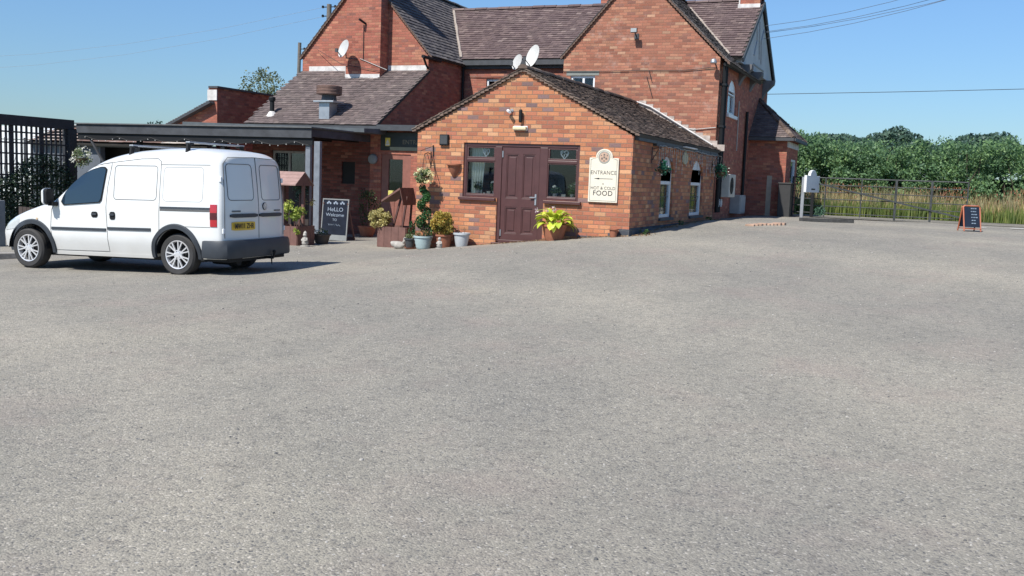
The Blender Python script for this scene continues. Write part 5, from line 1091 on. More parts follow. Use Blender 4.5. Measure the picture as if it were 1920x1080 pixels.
# back-to-back post sign
PY_ = 31.6; pxx = onY(1524, 400, PY_)[0]; ps = thing('post_sign', 'white round topped hanging sign seen from behind on two posts by the bay', 'sign', (pxx, PY_, .75))
sx_, z0, z1, zt = onY(1512, 350, PY_)[0], onY(1524, 361, PY_)[2], onY(1524, 329, PY_)[2], onY(1524, 318, PY_)[2]
SD = Vector((.17, .985, 0)).normalized(); SNn = Vector((SD.y, -SD.x, 0)); LW = 1.45
def sgm(off): return lambda a, b_: tuple(Vector((sx_, PY_, 0))+SD*a+SNn*off+Vector((0, 0, b_)))
b = MB(); b.prism([(0, z0), (LW, z0), (LW, z1)]+[(LW/2+.34*math.cos(math.pi*k/10), z1+(zt-z1)*math.sin(math.pi*k/10)) for k in range(11)]+[(0, z1)], sgm(0), sgm(-.085)); b.build('board', plain('white_sign_board', (.70, .72, .74), .5, var=.05), ps, bevel=.01)
b = MB(); b.prism([(.55, z0+.08), (.95, z0+.08), (.95, z0+.12), (.55, z0+.12)], sgm(.003), sgm(.008)); b.build('small_label', m_black, ps)
for a, mt in ((.12, m_steel), (1.2, m_black)):
    q = Vector((sx_, PY_, 0))+SD*a-SNn*.13; b = MB(); b.box(q.x-.045, q.x+.045, q.y-.045, q.y+.045, .6, z1-.05); b.build('post', mt, ps)
# weed by the sign
c = onY(1536, 400, 31.4); t = thing('blue_green_weed', 'blue green weed at the foot of the post sign', 'weed', (c[0], c[1], .75)); leaves('foliage', cloud((c[0], c[1], .95), (.16, .12, .2), 110, 8, .4, seed=61), .12, leafmat('weed_leaf', [(.08, .18, .12), (.14, .26, .18)]), t, .2, up=1.2)
# orange framed A-board
ap_ = onG(1817, 433); ax_0, ay_0, az_0 = float(ap_[0]), float(ap_[1]), float(ap_[2]); hh = onY(1818, 386, ay_0)[2]-az_0
ab = thing('pavement_board', 'black folding board with orange frame standing by the road', 'pavement sign', (ax_0, ay_0, az_0)); m_or = plain('orange_frame', (.40, .12, .06), .5, var=.1)
for sg_ in (-1, 1):
    yy0, yy1 = ay_0+sg_*.20, ay_0+sg_*.03; fr_ = MB(); w2 = .20
    pts = [(ax_0-w2, yy0, az_0), (ax_0-w2, yy1+.0, az_0+hh*.95), (ax_0-w2*.8, yy1, az_0+hh), (ax_0+w2*.8, yy1, az_0+hh), (ax_0+w2, yy1, az_0+hh*.95), (ax_0+w2, yy0, az_0)]
    fr_.tube(pts, .018, 8); fr_.bar((ax_0-w2, yy0, az_0+.06), (ax_0+w2, yy0, az_0+.06), .02); fr_.build('frame', m_or, ab)
    bd = MB(); A = [(ax_0-w2+.02, ay_0+sg_*.185, az_0+.1), (ax_0+w2-.02, ay_0+sg_*.185, az_0+.1), (ax_0+w2-.02, yy1+.005*sg_, az_0+hh*.96), (ax_0-w2+.02, yy1+.005*sg_, az_0+hh*.96)]
    bd.add(A+[(p[0], p[1]-.008*sg_, p[2]) for p in A], [(0, 1, 2, 3), (7, 6, 5, 4), (0, 4, 5, 1), (1, 5, 6, 2), (2, 6, 7, 3), (3, 7, 4, 0)]); bd.build('panel', plain('black_panel%d' % sg_, (.016, .024, .042), .85, spec=.1), ab)
lt = MB(); R = random.Random(17)
for k in range(7):
    z_ = az_0+.18+k*.072; w_ = R.uniform(.06, .11); f_ = (z_-az_0-.1)/(hh*.96-.1); yv = ay_0-.196+f_*.158
    xk = ax_0-w_*.3
    while xk < ax_0+w_: ww = R.uniform(.02, .05); lt.box(xk, xk+ww, yv-.006, yv-.003, z_, z_+.028); xk += ww+.012
ab.rotation_euler = (0, 0, .35)
lt.build('chalk_menu_marks', plain('chalk_marks', (.20, .26, .33), .9), ab)
# ------------------------------------------------------------------ verge, hedge, trees
def blades(name, n, xr, yr, hr, mat, seed, wd_=.016, lean_=.25, zf=.76, heads=0):
    g = np.random.default_rng(seed); x = g.uniform(*xr, n); y = yr[0]+(yr[1]-yr[0])*g.random(n)
    patch = .65+.35*np.sin(x*1.3+seed)*np.sin(x*.47+1.0)+.15*np.sin(x*4.1+y*3)
    h = g.uniform(*hr, n)*(.7+.3*(y-yr[0])/(yr[1]-yr[0]))*(.75+.35*patch); a = g.uniform(0, 6.28, n); l = lean_*h*g.random(n); la = g.uniform(0, 6.28, n)
    B = np.stack([x, y, np.full(n, zf)], 1); ws = np.stack([np.cos(a), np.sin(a), 0*a], 1)*wd_; off = np.stack([np.cos(la)*l, np.sin(la)*l, h], 1)
    V = [B-ws, B+ws, B+off*np.array([.4, .4, .55])+ws*.8, B+off*np.array([.4, .4, .55])-ws*.8, B+off]
    if heads:
        V[4] = B+off*.97; 
    V = np.stack(V, 1).reshape(-1, 3); base = (np.arange(n)*5)[:, None]
    me = bpy.data.meshes.new(name); me.vertices.add(5*n); me.vertices.foreach_set('co', V.ravel()); li = (base+np.array([0, 1, 2, 3, 3, 2, 4])).ravel().astype(np.int32)
    me.loops.add(7*n); me.loops.foreach_set('vertex_index', li); me.polygons.add(2*n); ls = np.stack([np.arange(n)*7, np.arange(n)*7+4], 1).ravel().astype(np.int32); me.polygons.foreach_set('loop_start', ls)
    me.update(calc_edges=True); me.validate(); me.materials.append(mat); o = bpy.data.objects.new(name, me); COL.objects.link(o); return o
VY0, VY1 = 36.1, 38.6
m_galv.diffuse_color = (.1, .1, .1, 1)
vb = sheet('verge_bank', np.array([-30., 0, 30]), np.array([36.05, 40.]), plain('verge_soil', (.10, .13, .035), .95, var=.3), .02); vb['kind'] = 'structure'
m_gr = leafmat('verge_grass', [(.10, .16, .04), (.16, .22, .06), (.28, .30, .11), (.08, .13, .04)], .35)
m_dry = leafmat('dry_grass', [(.40, .30, .17), (.50, .42, .24), (.58, .50, .32), (.34, .22, .14), (.28, .32, .13)], .35)
m_rust = leafmat('dock_seed', [(.30, .13, .08), (.42, .20, .12), (.36, .16, .1)], .3)
tag(blades('verge_grass', 22000, (-7, 14), (VY0, VY1), (.35, .85), m_gr, 71), 'green verge grass along the far side of the road', 'grass', kind='stuff')
tag(blades('dry_grass', 8000, (-7, 14), (VY0+.5, VY1+.3), (.55, 1.3), m_dry, 72, .014, .3), 'tall dry golden grass in front of the hedge', 'grass', kind='stuff')
g = np.random.default_rng(73); P = []
for cxp in (-4.0, -3.1, -2.2, .2, .9, 2.9): P.append(np.stack([cxp+g.normal(size=220)*.4, VY0+1.0+g.random(220)*1.2, .95+g.random(220)*.95], 1))
o = leaves('dock_stems', np.concatenate(P), .09, m_rust, None, .3, up=2.5); tag(o, 'rust brown dock seed heads standing in the verge', 'weeds', kind='stuff')
hd = thing('hedgerow', 'tall dense green hedgerow running along the far side of the road', 'hedge', (3, 39.5, .7))
def hedge_pts(n, x0, x1, yc, seed):
    g = np.random.default_rng(seed); nc = 520; cxs = g.uniform(x0, x1, nc); th = g.uniform(0, 1, nc)
    top = 3.30+.12*np.sin(cxs*.9)+.09*np.sin(cxs*2.3+1)-.016*(cxs+2)**1*1.0+.15*g.random(nc)
    cz = .9+(top-.9)*th**.75; cy = yc+g.uniform(-.5, .5, nc)+.35*(cz-.9)/2.5
    k = g.integers(0, nc, n); e = g.normal(size=(n, 3)); e /= np.linalg.norm(e, axis=1)[:, None]; rr = (.25+.3*g.random(nc))[k][:, None]*(g.random(n)**.4)[:, None]
    return np.stack([cxs[k], cy[k], cz[k]], 1)+e*rr*np.array([1.1, 1, .9])
m_hedge = leafmat('hazed_hedge_leaf', [(.11, .20, .12), (.15, .27, .14), (.22, .36, .15), (.13, .23, .14), (.29, .43, .20)], .45)  # greens shifted towards blue to stand in for air haze
leaves('foliage', np.concatenate([hedge_pts(88000, -9, 15, 39.2, 81), hedge_pts(34000, -9, 15, 40.2, 82)]), .115, m_hedge, hd, .6)
g = np.random.default_rng(83); n_ = 1500; xs = g.uniform(-8, 15, n_); P = np.stack([xs, 39.5+g.random(n_)*.8, 3.42+.12*np.sin(xs*.9)-.016*(xs+2)-.15+g.random(n_)**2*.5], 1); leaves('sprays', P, .09, m_hedge, hd, .35, up=2)
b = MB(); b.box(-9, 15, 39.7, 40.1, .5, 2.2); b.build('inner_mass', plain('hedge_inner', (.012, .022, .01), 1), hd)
R = random.Random(31)
b = MB()
for k in range(60): x = -8+k*.38+R.uniform(-.1, .1); b.tube([(x, 39.6, .6), (x+R.uniform(-.3, .3), 39.4, 1.8), (x+R.uniform(-.5, .5), 39.5, 3.2)], [.035, .025, .01], 5)
b.build('stems', plain('hedge_stem', (.06, .05, .035), .9), hd)
b = MB(); R = random.Random(41)
m_bark = plain('bark', (.09, .075, .06), .95, var=.3, bmp=.6)
def tree(x, y, z0, h, rad, label, mat, n, seed, leaf=.3, trunk=.25, group=None, clumps=26, ctr=.66, cr=.3, name='broadleaf_tree'):
    t = thing(name, label, 'tree', (x, y, z0), group); R = random.Random(seed); b = MB(); top = z0+h*.75
    b.tube([(x, y, z0-.3), (x+R.uniform(-.1, .1)*h*.1, y, z0+h*.3), (x+R.uniform(-.1, .1)*h*.2, y, top)], [trunk, trunk*.7, trunk*.2], 9)
    for k in range(9):
        a = R.uniform(0, 6.28); zz = z0+h*R.uniform(.25, .6); l = rad[0]*R.uniform(.5, .95); b.tube([(x, y, zz), (x+math.cos(a)*l*.5, y+math.sin(a)*l*.5, zz+h*.10), (x+math.cos(a)*l, y+math.sin(a)*l, zz+h*R.uniform(.15, .3))], [trunk*.4, trunk*.25, trunk*.06], 6)
    b.build('trunk', m_bark, t); leaves('crown', cloud((x, y, z0+h*ctr), rad, n, clumps, cr, .72, seed=seed), leaf, mat, t, .6)
m_far = leafmat('hazed_far_leaf', [(.06, .11, .10), (.085, .15, .12), (.11, .18, .14)], .3)  # blue cast in these leaves stands for distance haze
for px, ytop, wpx, lab in ((1567, 243, 100, 'leftmost far tree rising over the hedge nearest the bay'), (1622, 249, 70, 'lower far tree in the middle of the three over the hedge'), (1676, 245, 66, 'right hand tree of the three over the hedge'), (1831, 248, 90, 'lone far tree over the hedge towards the right edge')):
    Yt = 95; q = onY(px, ytop, Yt); rpx = wpx/2/1852*math.hypot(q[0], Yt)
    tree(q[0], Yt, 0.5, q[2]-.5, (rpx*2.0, rpx*1.4, (q[2]-.5)*.30), lab, m_far, 16000, int(px), .34, .35, 'far trees beyond the hedge', 70, .70, .26)
q = onY(492, 150, 33); tree(q[0], 33, 0, onY(492, 122, 33)[2], (1.05, 1.0, .9), 'sparse silvery tree behind the brick parapet', leafmat('silver_leaf', [(.09, .12, .06), (.16, .19, .11), (.24, .27, .18)]), 1300, 98, .10, .10, None, 26, .84, .30)
tw = MB(); R = random.Random(55)
q = onY(287, 236, 34); tree(q[0], 34, 0, q[2]+.15, (.5, .5, .5), 'tiny treetop showing over the canopy left of the store', m_far, 160, 99, .14, .06, None, 8, .9, .3)
# ------------------------------------------------------------------ poles and wires
m_pole = plain('creosoted_pole', (.16, .14, .125), .9, var=.25)
def pole(px, pytop, Y, r, label, ins):
    q = onY(px, pytop, Y); t = thing('utility_pole', label, 'utility pole', (q[0], Y, 0), 'timber poles behind the pub'); b = MB(); b.tube([(q[0]-.2, Y, -.5), (q[0], Y, q[2])], [r*1.2, r], 12); b.build('shaft', m_pole, t)
    for dy, sides in ins:
        for s_ in sides:
            z = onY(px, pytop+dy, Y)[2]; b = MB(); b.tube([(q[0]+s_*r, Y, z), (q[0]+s_*(r+.28), Y, z)], .025, 6); b.lathe([(.02, -.06), (.07, -.04), (.05, 0), (.07, .04), (.03, .08)], (q[0]+s_*(r+.25), Y-.02, z), 10); b.build('insulator', m_black, t)
    return q
p1 = pole(617.5, 8, 44, .12, 'taller timber pole with insulators behind the left gable', ((5, (-1, 1)), (22, (-1,)), (43, (-1,))))
p2 = pole(562, 80, 50, .10, 'lower timber pole at the left foot of the left gable', ((12, (1,)),))
wi = thing('overhead_wires', 'thin overhead wires fanning from the pub gable to the upper right', 'wires', (0, 30, 6)); b = MB()
for (xa, ya, xb, yb) in ((1432, 49, 1700, -8), (1432, 60, 1740, -2), (1432, 62, 1790, -6), (1432, 73, 1745, 5)):
    A = Vector(onX(xa, ya, HX+.25)); B = Vector(onY(xb+60, yb-14, 30)); mid = (A+B)/2-Vector((0, 0, .12)); b2 = MB(); b2.tube([A, A.lerp(mid, .5)-Vector((0, 0, .03)), mid, mid.lerp(B, .5)-Vector((0, 0, .03)), B], .007, 5); b2.build('wire', plain('wire_mid', (.10, .12, .15), .7), wi)
wi2 = thing('overhead_wire', 'single level wire crossing the sky above the hedge', 'wire', (3, 45, 6)); b2 = MB(); b2.tube([onY(1420, 177, 46), onY(1700, 172, 46), onY(2000, 165, 46)], .013, 5); b2.build('wire', m_wire, wi2)
wi3 = thing('overhead_wires', 'faint thin wires running left from the taller pole', 'wires', (-30, 44, 6)); 
for dy, e in ((13, 96), (30, 118)):
    b2 = MB(); A = Vector(onY(611, dy, 44)); B = Vector(onY(-80, e+14, 44)); mid = (A+B)/2-Vector((0, 0, .5)); b2.tube([A, A.lerp(mid, .5)-Vector((0, 0, .12)), mid, mid.lerp(B, .5)-Vector((0, 0, .12)), B], .006, 4); b2.build('wire', plain('wire_grey%d' % dy, (.3, .32, .35), .6), wi3)
#VAN#
# ------------------------------------------------------------------ the van
VH = -3.085; VR = Vector((-9.95-.80*.0565, 11.32+.80*.998, 0.0))
van = thing('delivery_van', 'white panel van with roof bars and dark rub strips, parked side on', 'van', (0, 0, 0))
fw = Vector((math.cos(VH), math.sin(VH), -.022)).normalized(); lf = Vector((-math.sin(VH), math.cos(VH), 0)).normalized(); up_ = fw.cross(lf)
VSC = 1.02
VM = Matrix([[fw.x, lf.x, up_.x, VR.x], [fw.y, lf.y, up_.y, VR.y], [fw.z, lf.z, up_.z, VR.z], [0, 0, 0, 1]])@Matrix.Scale(VSC, 4)
van.matrix_world = VM; WM[van.name] = Matrix.Identity(4)
m_paint, n_, b_ = newmat('white_van_paint')
b_.inputs['Roughness'].default_value = .35; b_.inputs['Coat Weight'].default_value = .6; b_.inputs['Coat Roughness'].default_value = .06
oc = objc(n_); sp = N(n_, 'ShaderNodeSeparateXYZ'); L(n_, oc, sp.inputs[0])
dm = N(n_, 'ShaderNodeMapRange'); L(n_, math_(n_, 'ADD', sp.outputs[2], math_(n_, 'MULTIPLY', noise(n_, oc, 3, 4), -.25)), dm.inputs[0]); dm.inputs[1].default_value = .42; dm.inputs[2].default_value = .05
L(n_, mixc(n_, math_(n_, 'MULTIPLY', dm.outputs[0], .45), mixc(n_, noise(n_, oc, 2.5, 5), (.66, .67, .66), (.73, .74, .73)), (.40, .36, .30)), b_.inputs['Base Color'])
m_trim = plain('van_grey_plastic', (.035, .042, .052), .55, var=.1, bmp=.05); m_gap = plain('panel_gap', (.10, .10, .10), .8, bmp=0)
m_vglass, n_, b_ = newmat('van_dark_glass'); b_.inputs['Base Color'].default_value = (.015, .03, .05, 1); b_.inputs['Roughness'].default_value = .04; b_.inputs['Specular IOR Level'].default_value = .9
m_tyre = plain('tyre_rubber', (.035, .034, .034), .8, var=.2); m_alloy = plain('alloy_silver', (.66, .66, .67), .35, .4, bmp=0)
def itp(xs, ys):
    xs = np.array(xs, float); ys = np.array(ys, float); d = np.gradient(ys, xs)
    def f(x):
        x = min(max(x, xs[0]), xs[-1]); i = min(len(xs)-2, max(0, int(np.searchsorted(xs, x)-1))); h = xs[i+1]-xs[i]; t = (x-xs[i])/h
        return (2*t**3-3*t**2+1)*ys[i]+(t**3-2*t**2+t)*h*d[i]+(-2*t**3+3*t**2)*ys[i+1]+(t**3-t**2)*h*d[i+1]
    return f
vtop = itp([-.79, -.72, -.5, -.2, .1, .5, .95, 1.3, 1.6, 1.95, 2.2, 2.34, 2.6, 2.9, 3.08, 3.2, 3.28, 3.31], [1.71, 1.755, 1.80, 1.825, 1.83, 1.815, 1.77, 1.69, 1.565, 1.335, 1.13, 1.035, .975, .88, .79, .69, .56, .46])
vw = itp([-.79, -.70, -.5, 0, 2.2, 2.6, 2.9, 3.1, 3.22, 3.31], [.80, .825, .838, .842, .842, .83, .795, .73, .66, .56])
vr_ = itp([-.79, 1.2, 1.7, 2.1, 2.35, 2.8, 3.1, 3.31], [.20, .20, .16, .10, .09, .12, .12, .10])
WX = (0.0, 2.716); WR = .37; WZ = .305
def vlow(x):
    z = .26
    if x > 3.0: z = .26+.10*((x-3.0)/.3)**2
    for wx in WX:
        d = abs(x-wx)
        if d < WR: z = max(z, WZ+math.sqrt(WR*WR-d*d)*1.02)
    return z
def vshape(x, z):
    f = 1.0
    if z < .50: f -= .075*(.50-z)/.25
    if z > .93: f -= .125*((z-.93)/.87)**1.15
    return vw(x)*f
def vy(x, z):
    zt = vtop(x); r = vr_(x); y = vshape(x, min(z, zt-r))
    if z > zt-r: y *= max(0, 1-((z-(zt-r))/r)**3.2)**(1/3.2)
    return y
def xbend(x, y, z):
    xx = x
    if x > 1.0:
        k = min(1, (x-1.0)/1.0); xx -= k*.13*(abs(y)/.84)**2.2; xx += .15*min(1, max(0, (x-2.75)/.5))**1.4
    if x < -.4: xx += (-.4-x)/.39*(.075*max(0, (z-.95)/.85)**1.3 + .045*(abs(y)/.8)**4)
    return xx
def VP(x, y, z): return (xbend(x, y, z), y, z)
stx = sorted(set([round(v, 4) for v in list(np.arange(-.70, 3.2, .05))+[-.79, -.77, -.74, 3.22, 3.25, 3.28, 3.30, 3.31]+[wx+s*WR*c for wx in WX for s in (-1, 1) for c in (.999, .97, .9, .8, .65, .5, .3)]]))
stx = [x for i, x in enumerate(stx) if i == 0 or x-stx[i-1] > .004]
NS, NR = 16, 14
def ring(x):
    zl = vlow(x); zt = vtop(x); r = vr_(x); zs = zt-r; zl = min(zl, zs-.05); pts = [(.30, zl)]
    k = .97 if x <= -.785 or x >= 3.305 else 1
    for i in range(NS+1): z = zl+(zs-zl)*i/NS; pts.append((vshape(x, z)*k, z))
    W_ = vshape(x, zs)
    for i in range(1, NR+1):
        a = math.pi/2*i/NR; pts.append((W_*k*abs(math.cos(a))**(2/3.2), zs+r*math.sin(a)**(2/3.2)))
    return pts
rings = [ring(x) for x in stx]; nr = len(rings[0]); vs = []; fs = []
for x, rg in zip(stx, rings):
    for s_ in (1, -1):
        for (y, z) in rg: vs.append(VP(x, s_*y, z))
for i in range(len(stx)-1):
    a = i*2*nr; c_ = (i+1)*2*nr
    for k in range(nr-1):
        fs.append((a+k, a+k+1, c_+k+1, c_+k)); fs.append((a+nr+k+1, a+nr+k, c_+nr+k, c_+nr+k+1))
    fs.append((a, c_, c_+nr, a+nr))
for e in (0, len(stx)-1):   # end caps with inner columns for curvature
    rg = rings[e]; x = stx[e]; M_ = 10; cols = []
    for k in range(1, nr-1):
        y, z = rg[k]; cols.append([VP(x-(.018*(1-(2*j/M_-1)**2) if e == 0 else -.02*(1-(2*j/M_-1)**2)), y*(1-2*j/M_), z) for j in range(M_+1)])
    o_ = len(vs); vs += [p for c__ in cols for p in c__]
    fs += [(o_+k*(M_+1)+j, o_+k*(M_+1)+j+1, o_+(k+1)*(M_+1)+j+1, o_+(k+1)*(M_+1)+j) for k in range(len(cols)-1) for j in range(M_)]
mb = MB(); mb.add(vs, fs)
me = bpy.data.meshes.new('body'); me.from_pydata(mb.v, [], mb.f); bm = bmesh.new(); bm.from_mesh(me); bmesh.ops.remove_doubles(bm, verts=bm.verts, dist=.0006); bmesh.ops.recalc_face_normals(bm, faces=bm.faces); bm.to_mesh(me); bm.free()
me.materials.append(m_paint); me.polygons.foreach_set('use_smooth', [True]*len(me.polygons)); me.set_sharp_from_angle(angle=math.radians(38))
bo = bpy.data.objects.new('body', me); COL.objects.link(bo); par(bo, van)
def S(x, z, off=.004, side=1): y = vy(x, z)+off; p = VP(x, side*y, z); return p
def side_patch(name, poly, mat, off=.004, th=.012, side=1, parent=None, n=14, smooth=True):
    """a panel laid on the flank: poly is (x,z); filled by columns"""
    xs = [p[0] for p in poly]; x0, x1 = min(xs), max(xs); b = MB(); cols = []
    def span(x):
        zs = []
        for i in range(len(poly)):
            (a, za), (c_, zc) = poly[i], poly[(i+1) % len(poly)]
            if (a-x)*(c_-x) <= 0 and abs(a-c_) > 1e-9: zs.append(za+(zc-za)*(x-a)/(c_-a))
        return min(zs), max(zs)
    m_ = 5
    for i in range(n+1):
        x = x0+(x1-x0)*i/n; x = min(max(x, x0+1e-4), x1-1e-4); lo, hi = span(x); cols.append([(x, lo+(hi-lo)*j/m_) for j in range(m_+1)])
    vs = [S(x, z, off, side) for c_ in cols for x, z in c_]; k = len(vs); vs += [S(x, z, off-th, side) for c_ in cols for x, z in c_]; w_ = m_+1
    fs = [(i*w_+j, i*w_+j+1, (i+1)*w_+j+1, (i+1)*w_+j) for i in range(n) for j in range(m_)]
    rim = [(i, 0) for i in range(n+1)]+[(n, j) for j in range(1, w_)]+[(i, m_) for i in range(n-1, -1, -1)]+[(0, j) for j in range(m_-1, 0, -1)]
    idx = [i*w_+j for i, j in rim]; fs += [(idx[q], idx[(q+1) % len(idx)], idx[(q+1) % len(idx)]+k, idx[q]+k) for q in range(len(idx))]
    b.add(vs, fs); return b.build(name, mat, parent or van, smooth=smooth, smang=40)
def gapline(pts, side=1, r=.0045, closed=False, name='panel_gap'):
    P = []
    if closed: pts = pts+[pts[0]]
    for i in range(len(pts)-1):
        (a, za), (c_, zc) = pts[i], pts[i+1]; n = max(2, int(math.hypot(c_-a, zc-za)/.05))
        P += [S(a+(c_-a)*k/n, za+(zc-za)*k/n, .0, side) for k in range(n)]
    P.append(S(*pts[-1], .0, side)); b = MB(); b.tube(P, r, 5, not closed); return b.build(name, m_gap, bo)
def rrect(x0, x1, z0, z1, r, n=4, dx=0):
    out = []
    for cx_, cz_, a0 in ((x1-r, z1-r, 0), (x0+r, z1-r, 90), (x0+r, z0+r, 180), (x1-r, z0+r, 270)):
        for k in range(n+1): a = math.radians(a0+90*k/n); out.append((cx_+r*math.cos(a), cz_+r*math.sin(a)))
    return [(x+dx*(z-z0), z) for x, z in out]
winpoly = [(1.33, 1.03), (2.10, .98), (2.13, 1.03), (2.07, 1.15), (1.92, 1.29), (1.75, 1.40), (1.55, 1.48), (1.35, 1.525), (1.27, 1.52), (1.24, 1.49)]
for sd in (1, -1):
    side_patch('window_seal', [(x+(.014 if x > 1.7 else -.014)*(1 if True else 0), z+(.014 if z > 1.2 else -.012)) for x, z in winpoly], m_black, .015, .02, sd, None, 22)
    side_patch('side_window', winpoly, m_vglass, .020, .02, sd, None, 22)
    # door outlines
    gapline([(2.30, .30), (2.36, .62), (2.33, .9), (2.20, 1.07), (2.03, 1.25), (1.85, 1.40), (1.6, 1.515), (1.3, 1.585), (1.13, 1.60)], sd)
    gapline([(1.13, 1.60), (1.20, 1.25), (1.22, .95), (1.20, .6), (1.20, .31), (2.30, .30)], sd)
    gapline([(1.11, 1.60), (.6, 1.655), (.32, 1.66), (.265, 1.62), (.265, .98), (.27, .66), (.40, .40)], sd)
    gapline([(.265, 1.575), (-.60, 1.575)], sd); gapline([(1.11, 1.60), (1.6, 1.53)], sd, .003)
    gapline(rrect(.32, 1.07, 1.07, 1.555, .05), sd, .005, True); gapline(rrect(-.47, .21, 1.06, 1.54, .06), sd, .0025, True)
    gapline([(-.14, .71), (-.62, .71)], sd, .004)
    for x0, x1, z, nm in ((1.225, 2.34, .625, 'rub_strip'), (.41, 1.185, .65, 'rub_strip')):
        side_patch(nm, [(x0, z-.018), (x1, z-.022), (x1, z+.018), (x0, z+.022)], m_trim, .014, .02, sd)
    side_patch('sliding_rail', [(-.62, .955), (.25, .955), (.25, .985), (-.62, .985)], m_trim, .007, .015, sd); side_patch('sliding_rail', [(-.62, .925), (.25, .925), (.25, .95), (-.62, .95)], m_gap, .003, .01, sd)
    for x0 in (1.46, 1.09):
        ho = rrect(x0-.07, x0+.07, .80, .885, .04) if x0 > 1.2 else rrect(x0-.06, x0+.055, .775, .89, .035); h_ = side_patch('door_handle', ho, m_black, .006, .012, sd)
        side_patch('grip', rrect(x0-.05, x0+.05, .835, .865, .014), m_trim, .022, .02, sd, h_, 8)
    side_patch('sill', [(.42, .235), (2.30, .235), (2.30, .285), (.42, .285)], m_paint, .004, .02, sd)
    side_patch('side_repeater', rrect(2.60, 2.64, .74, .77, .012), plain('repeater_amber%d' % sd, (.6, .45, .3), .3), .008, .012, sd, None, 6)
    # arch trims
    for wx, xx in zip(WX, ((-1, 1), (-1, 1))):
        b = MB(); vs = []; K = 26; R0, R1 = WR-.005, WR+.065
        for k in range(K+1):
            a = math.radians(-8+196*k/K); 
            for R_, off in ((R0, -.02), (R0, .022), (R1-.015, .024), (R1, .0)):
                x = wx+R_*math.cos(a); z = max(.255, WZ+R_*math.sin(a)*1.02); x = min(x, 3.24)
                vs.append(S(x, min(z, vtop(x)-.1), off, sd))
        b.add(vs, [(k*4+j, k*4+j+1, (k+1)*4+j+1, (k+1)*4+j) for k in range(K) for j in range(3)]); b.build('wheel_arch_trim', m_trim, van, smooth=True, smang=50)
        b = MB(); vs = []
        for k in range(21):
            a = math.radians(180*k/20); vs += [(wx+(WR-.002)*math.cos(a), sd*.80, max(.2, WZ+(WR-.002)*math.sin(a))), (wx+(WR-.002)*math.cos(a), sd*.40, max(.2, WZ+(WR-.002)*math.sin(a)))]
        b.add(vs, [(2*k, 2*k+1, 2*k+3, 2*k+2) for k in range(20)]); b.build('wheel_well', m_black, van)
    # rear lamp
    lamp = side_patch('rear_lamp', [(-.735, .72), (-.625, .72), (-.625, 1.03), (-.735, 1.03)], plain('lamp_red%d' % sd, (.42, .02, .03), .2, coat=.8), .010, .02, sd, None, 5)
    side_patch('lamp_panel', [(-.735, .82), (-.625, .82), (-.625, .915), (-.735, .915)], plain('lamp_smoke%d' % sd, (.09, .02, .025), .2), .013, .01, sd, lamp, 5)
    # mirror
    mr = MB(); c_ = (2.15, sd*.95, 1.075); mr.prism([(p, q) for p, q in rrect(-.085, .09, -.11, .14, .05)], lambda a, q: (c_[0]+.008, c_[1]+a, c_[2]+q), lambda a, q: (c_[0]+.06, c_[1]+a*.8, c_[2]+q*.85)); m_ = mr.build('mirror', m_paint, van, bevel=.01)
    mr = MB(); mr.prism([(p, q) for p, q in rrect(-.07, .075, -.10, .13, .045)], lambda a, q: (c_[0]-.04, c_[1]+a, c_[2]+q), lambda a, q: (c_[0]+.006, c_[1]+a, c_[2]+q)); mr.bar((c_[0]-.03, sd*.80, .98), (c_[0]-.03, c_[1], .985), .09, .06); mr.build('mirror_housing', m_black, m_, bevel=.008)
def wheel(x, sd):
    c_ = Vector((x, sd*.705, WZ-.0)); T = Matrix.Translation(c_)@Matrix.Rotation(-sd*math.pi/2, 4, 'X'); r = .305
    t_ = MB(); t_.lathe([(.20, -.095), (.27, -.10), (.297, -.075), (r, -.03), (r, .03), (.297, .075), (.27, .10), (.215, .095), (.205, .06)], (0, 0, 0), 48, T, False)
    wh = MB(); wh.lathe([(.208, .085), (.203, .094), (.190, .09), (.186, .07), (.186, 0)], (0, 0, 0), 48, T, False)
    nm = t_.build('tyre', m_tyre, None, smooth=True, smang=35)
    root = wh.build('wheel', m_alloy, van, smooth=True, smang=35); par(nm, root)
    s_ = MB(); s_.lathe([(.001, .02), (.187, .015), (.187, -.02), (.001, -.02)], (0, 0, 0), 30, T); s_.build('backing', m_black, root)
    s_ = MB()
    for k in range(7):
        a = 2*math.pi*k/7
        for da in (-.17, .17):
            p = T@Vector((.045*math.cos(a), .045*math.sin(a), .078)); q = T@Vector((.19*math.cos(a+da), .19*math.sin(a+da), .080)); ax2 = T.to_3x3()@Vector((0, 0, 1)); s_.bar(p, q, .017, .02, ax2)
    s_.lathe([(.07, .05), (.068, .082), (.03, .088), (.001, .088)], (0, 0, 0), 20, T); s_.build('spokes', m_alloy, root)
    s_ = MB()
    for k in range(5): a = 2*math.pi*k/5; s_.tube([T@Vector((.048*math.cos(a), .048*math.sin(a), .08)), T@Vector((.048*math.cos(a), .048*math.sin(a), .087))], .009, 6)
    s_.build('wheel_bolt', m_black, root)
for x in WX:
    for sd in (1, -1): wheel(x, sd)
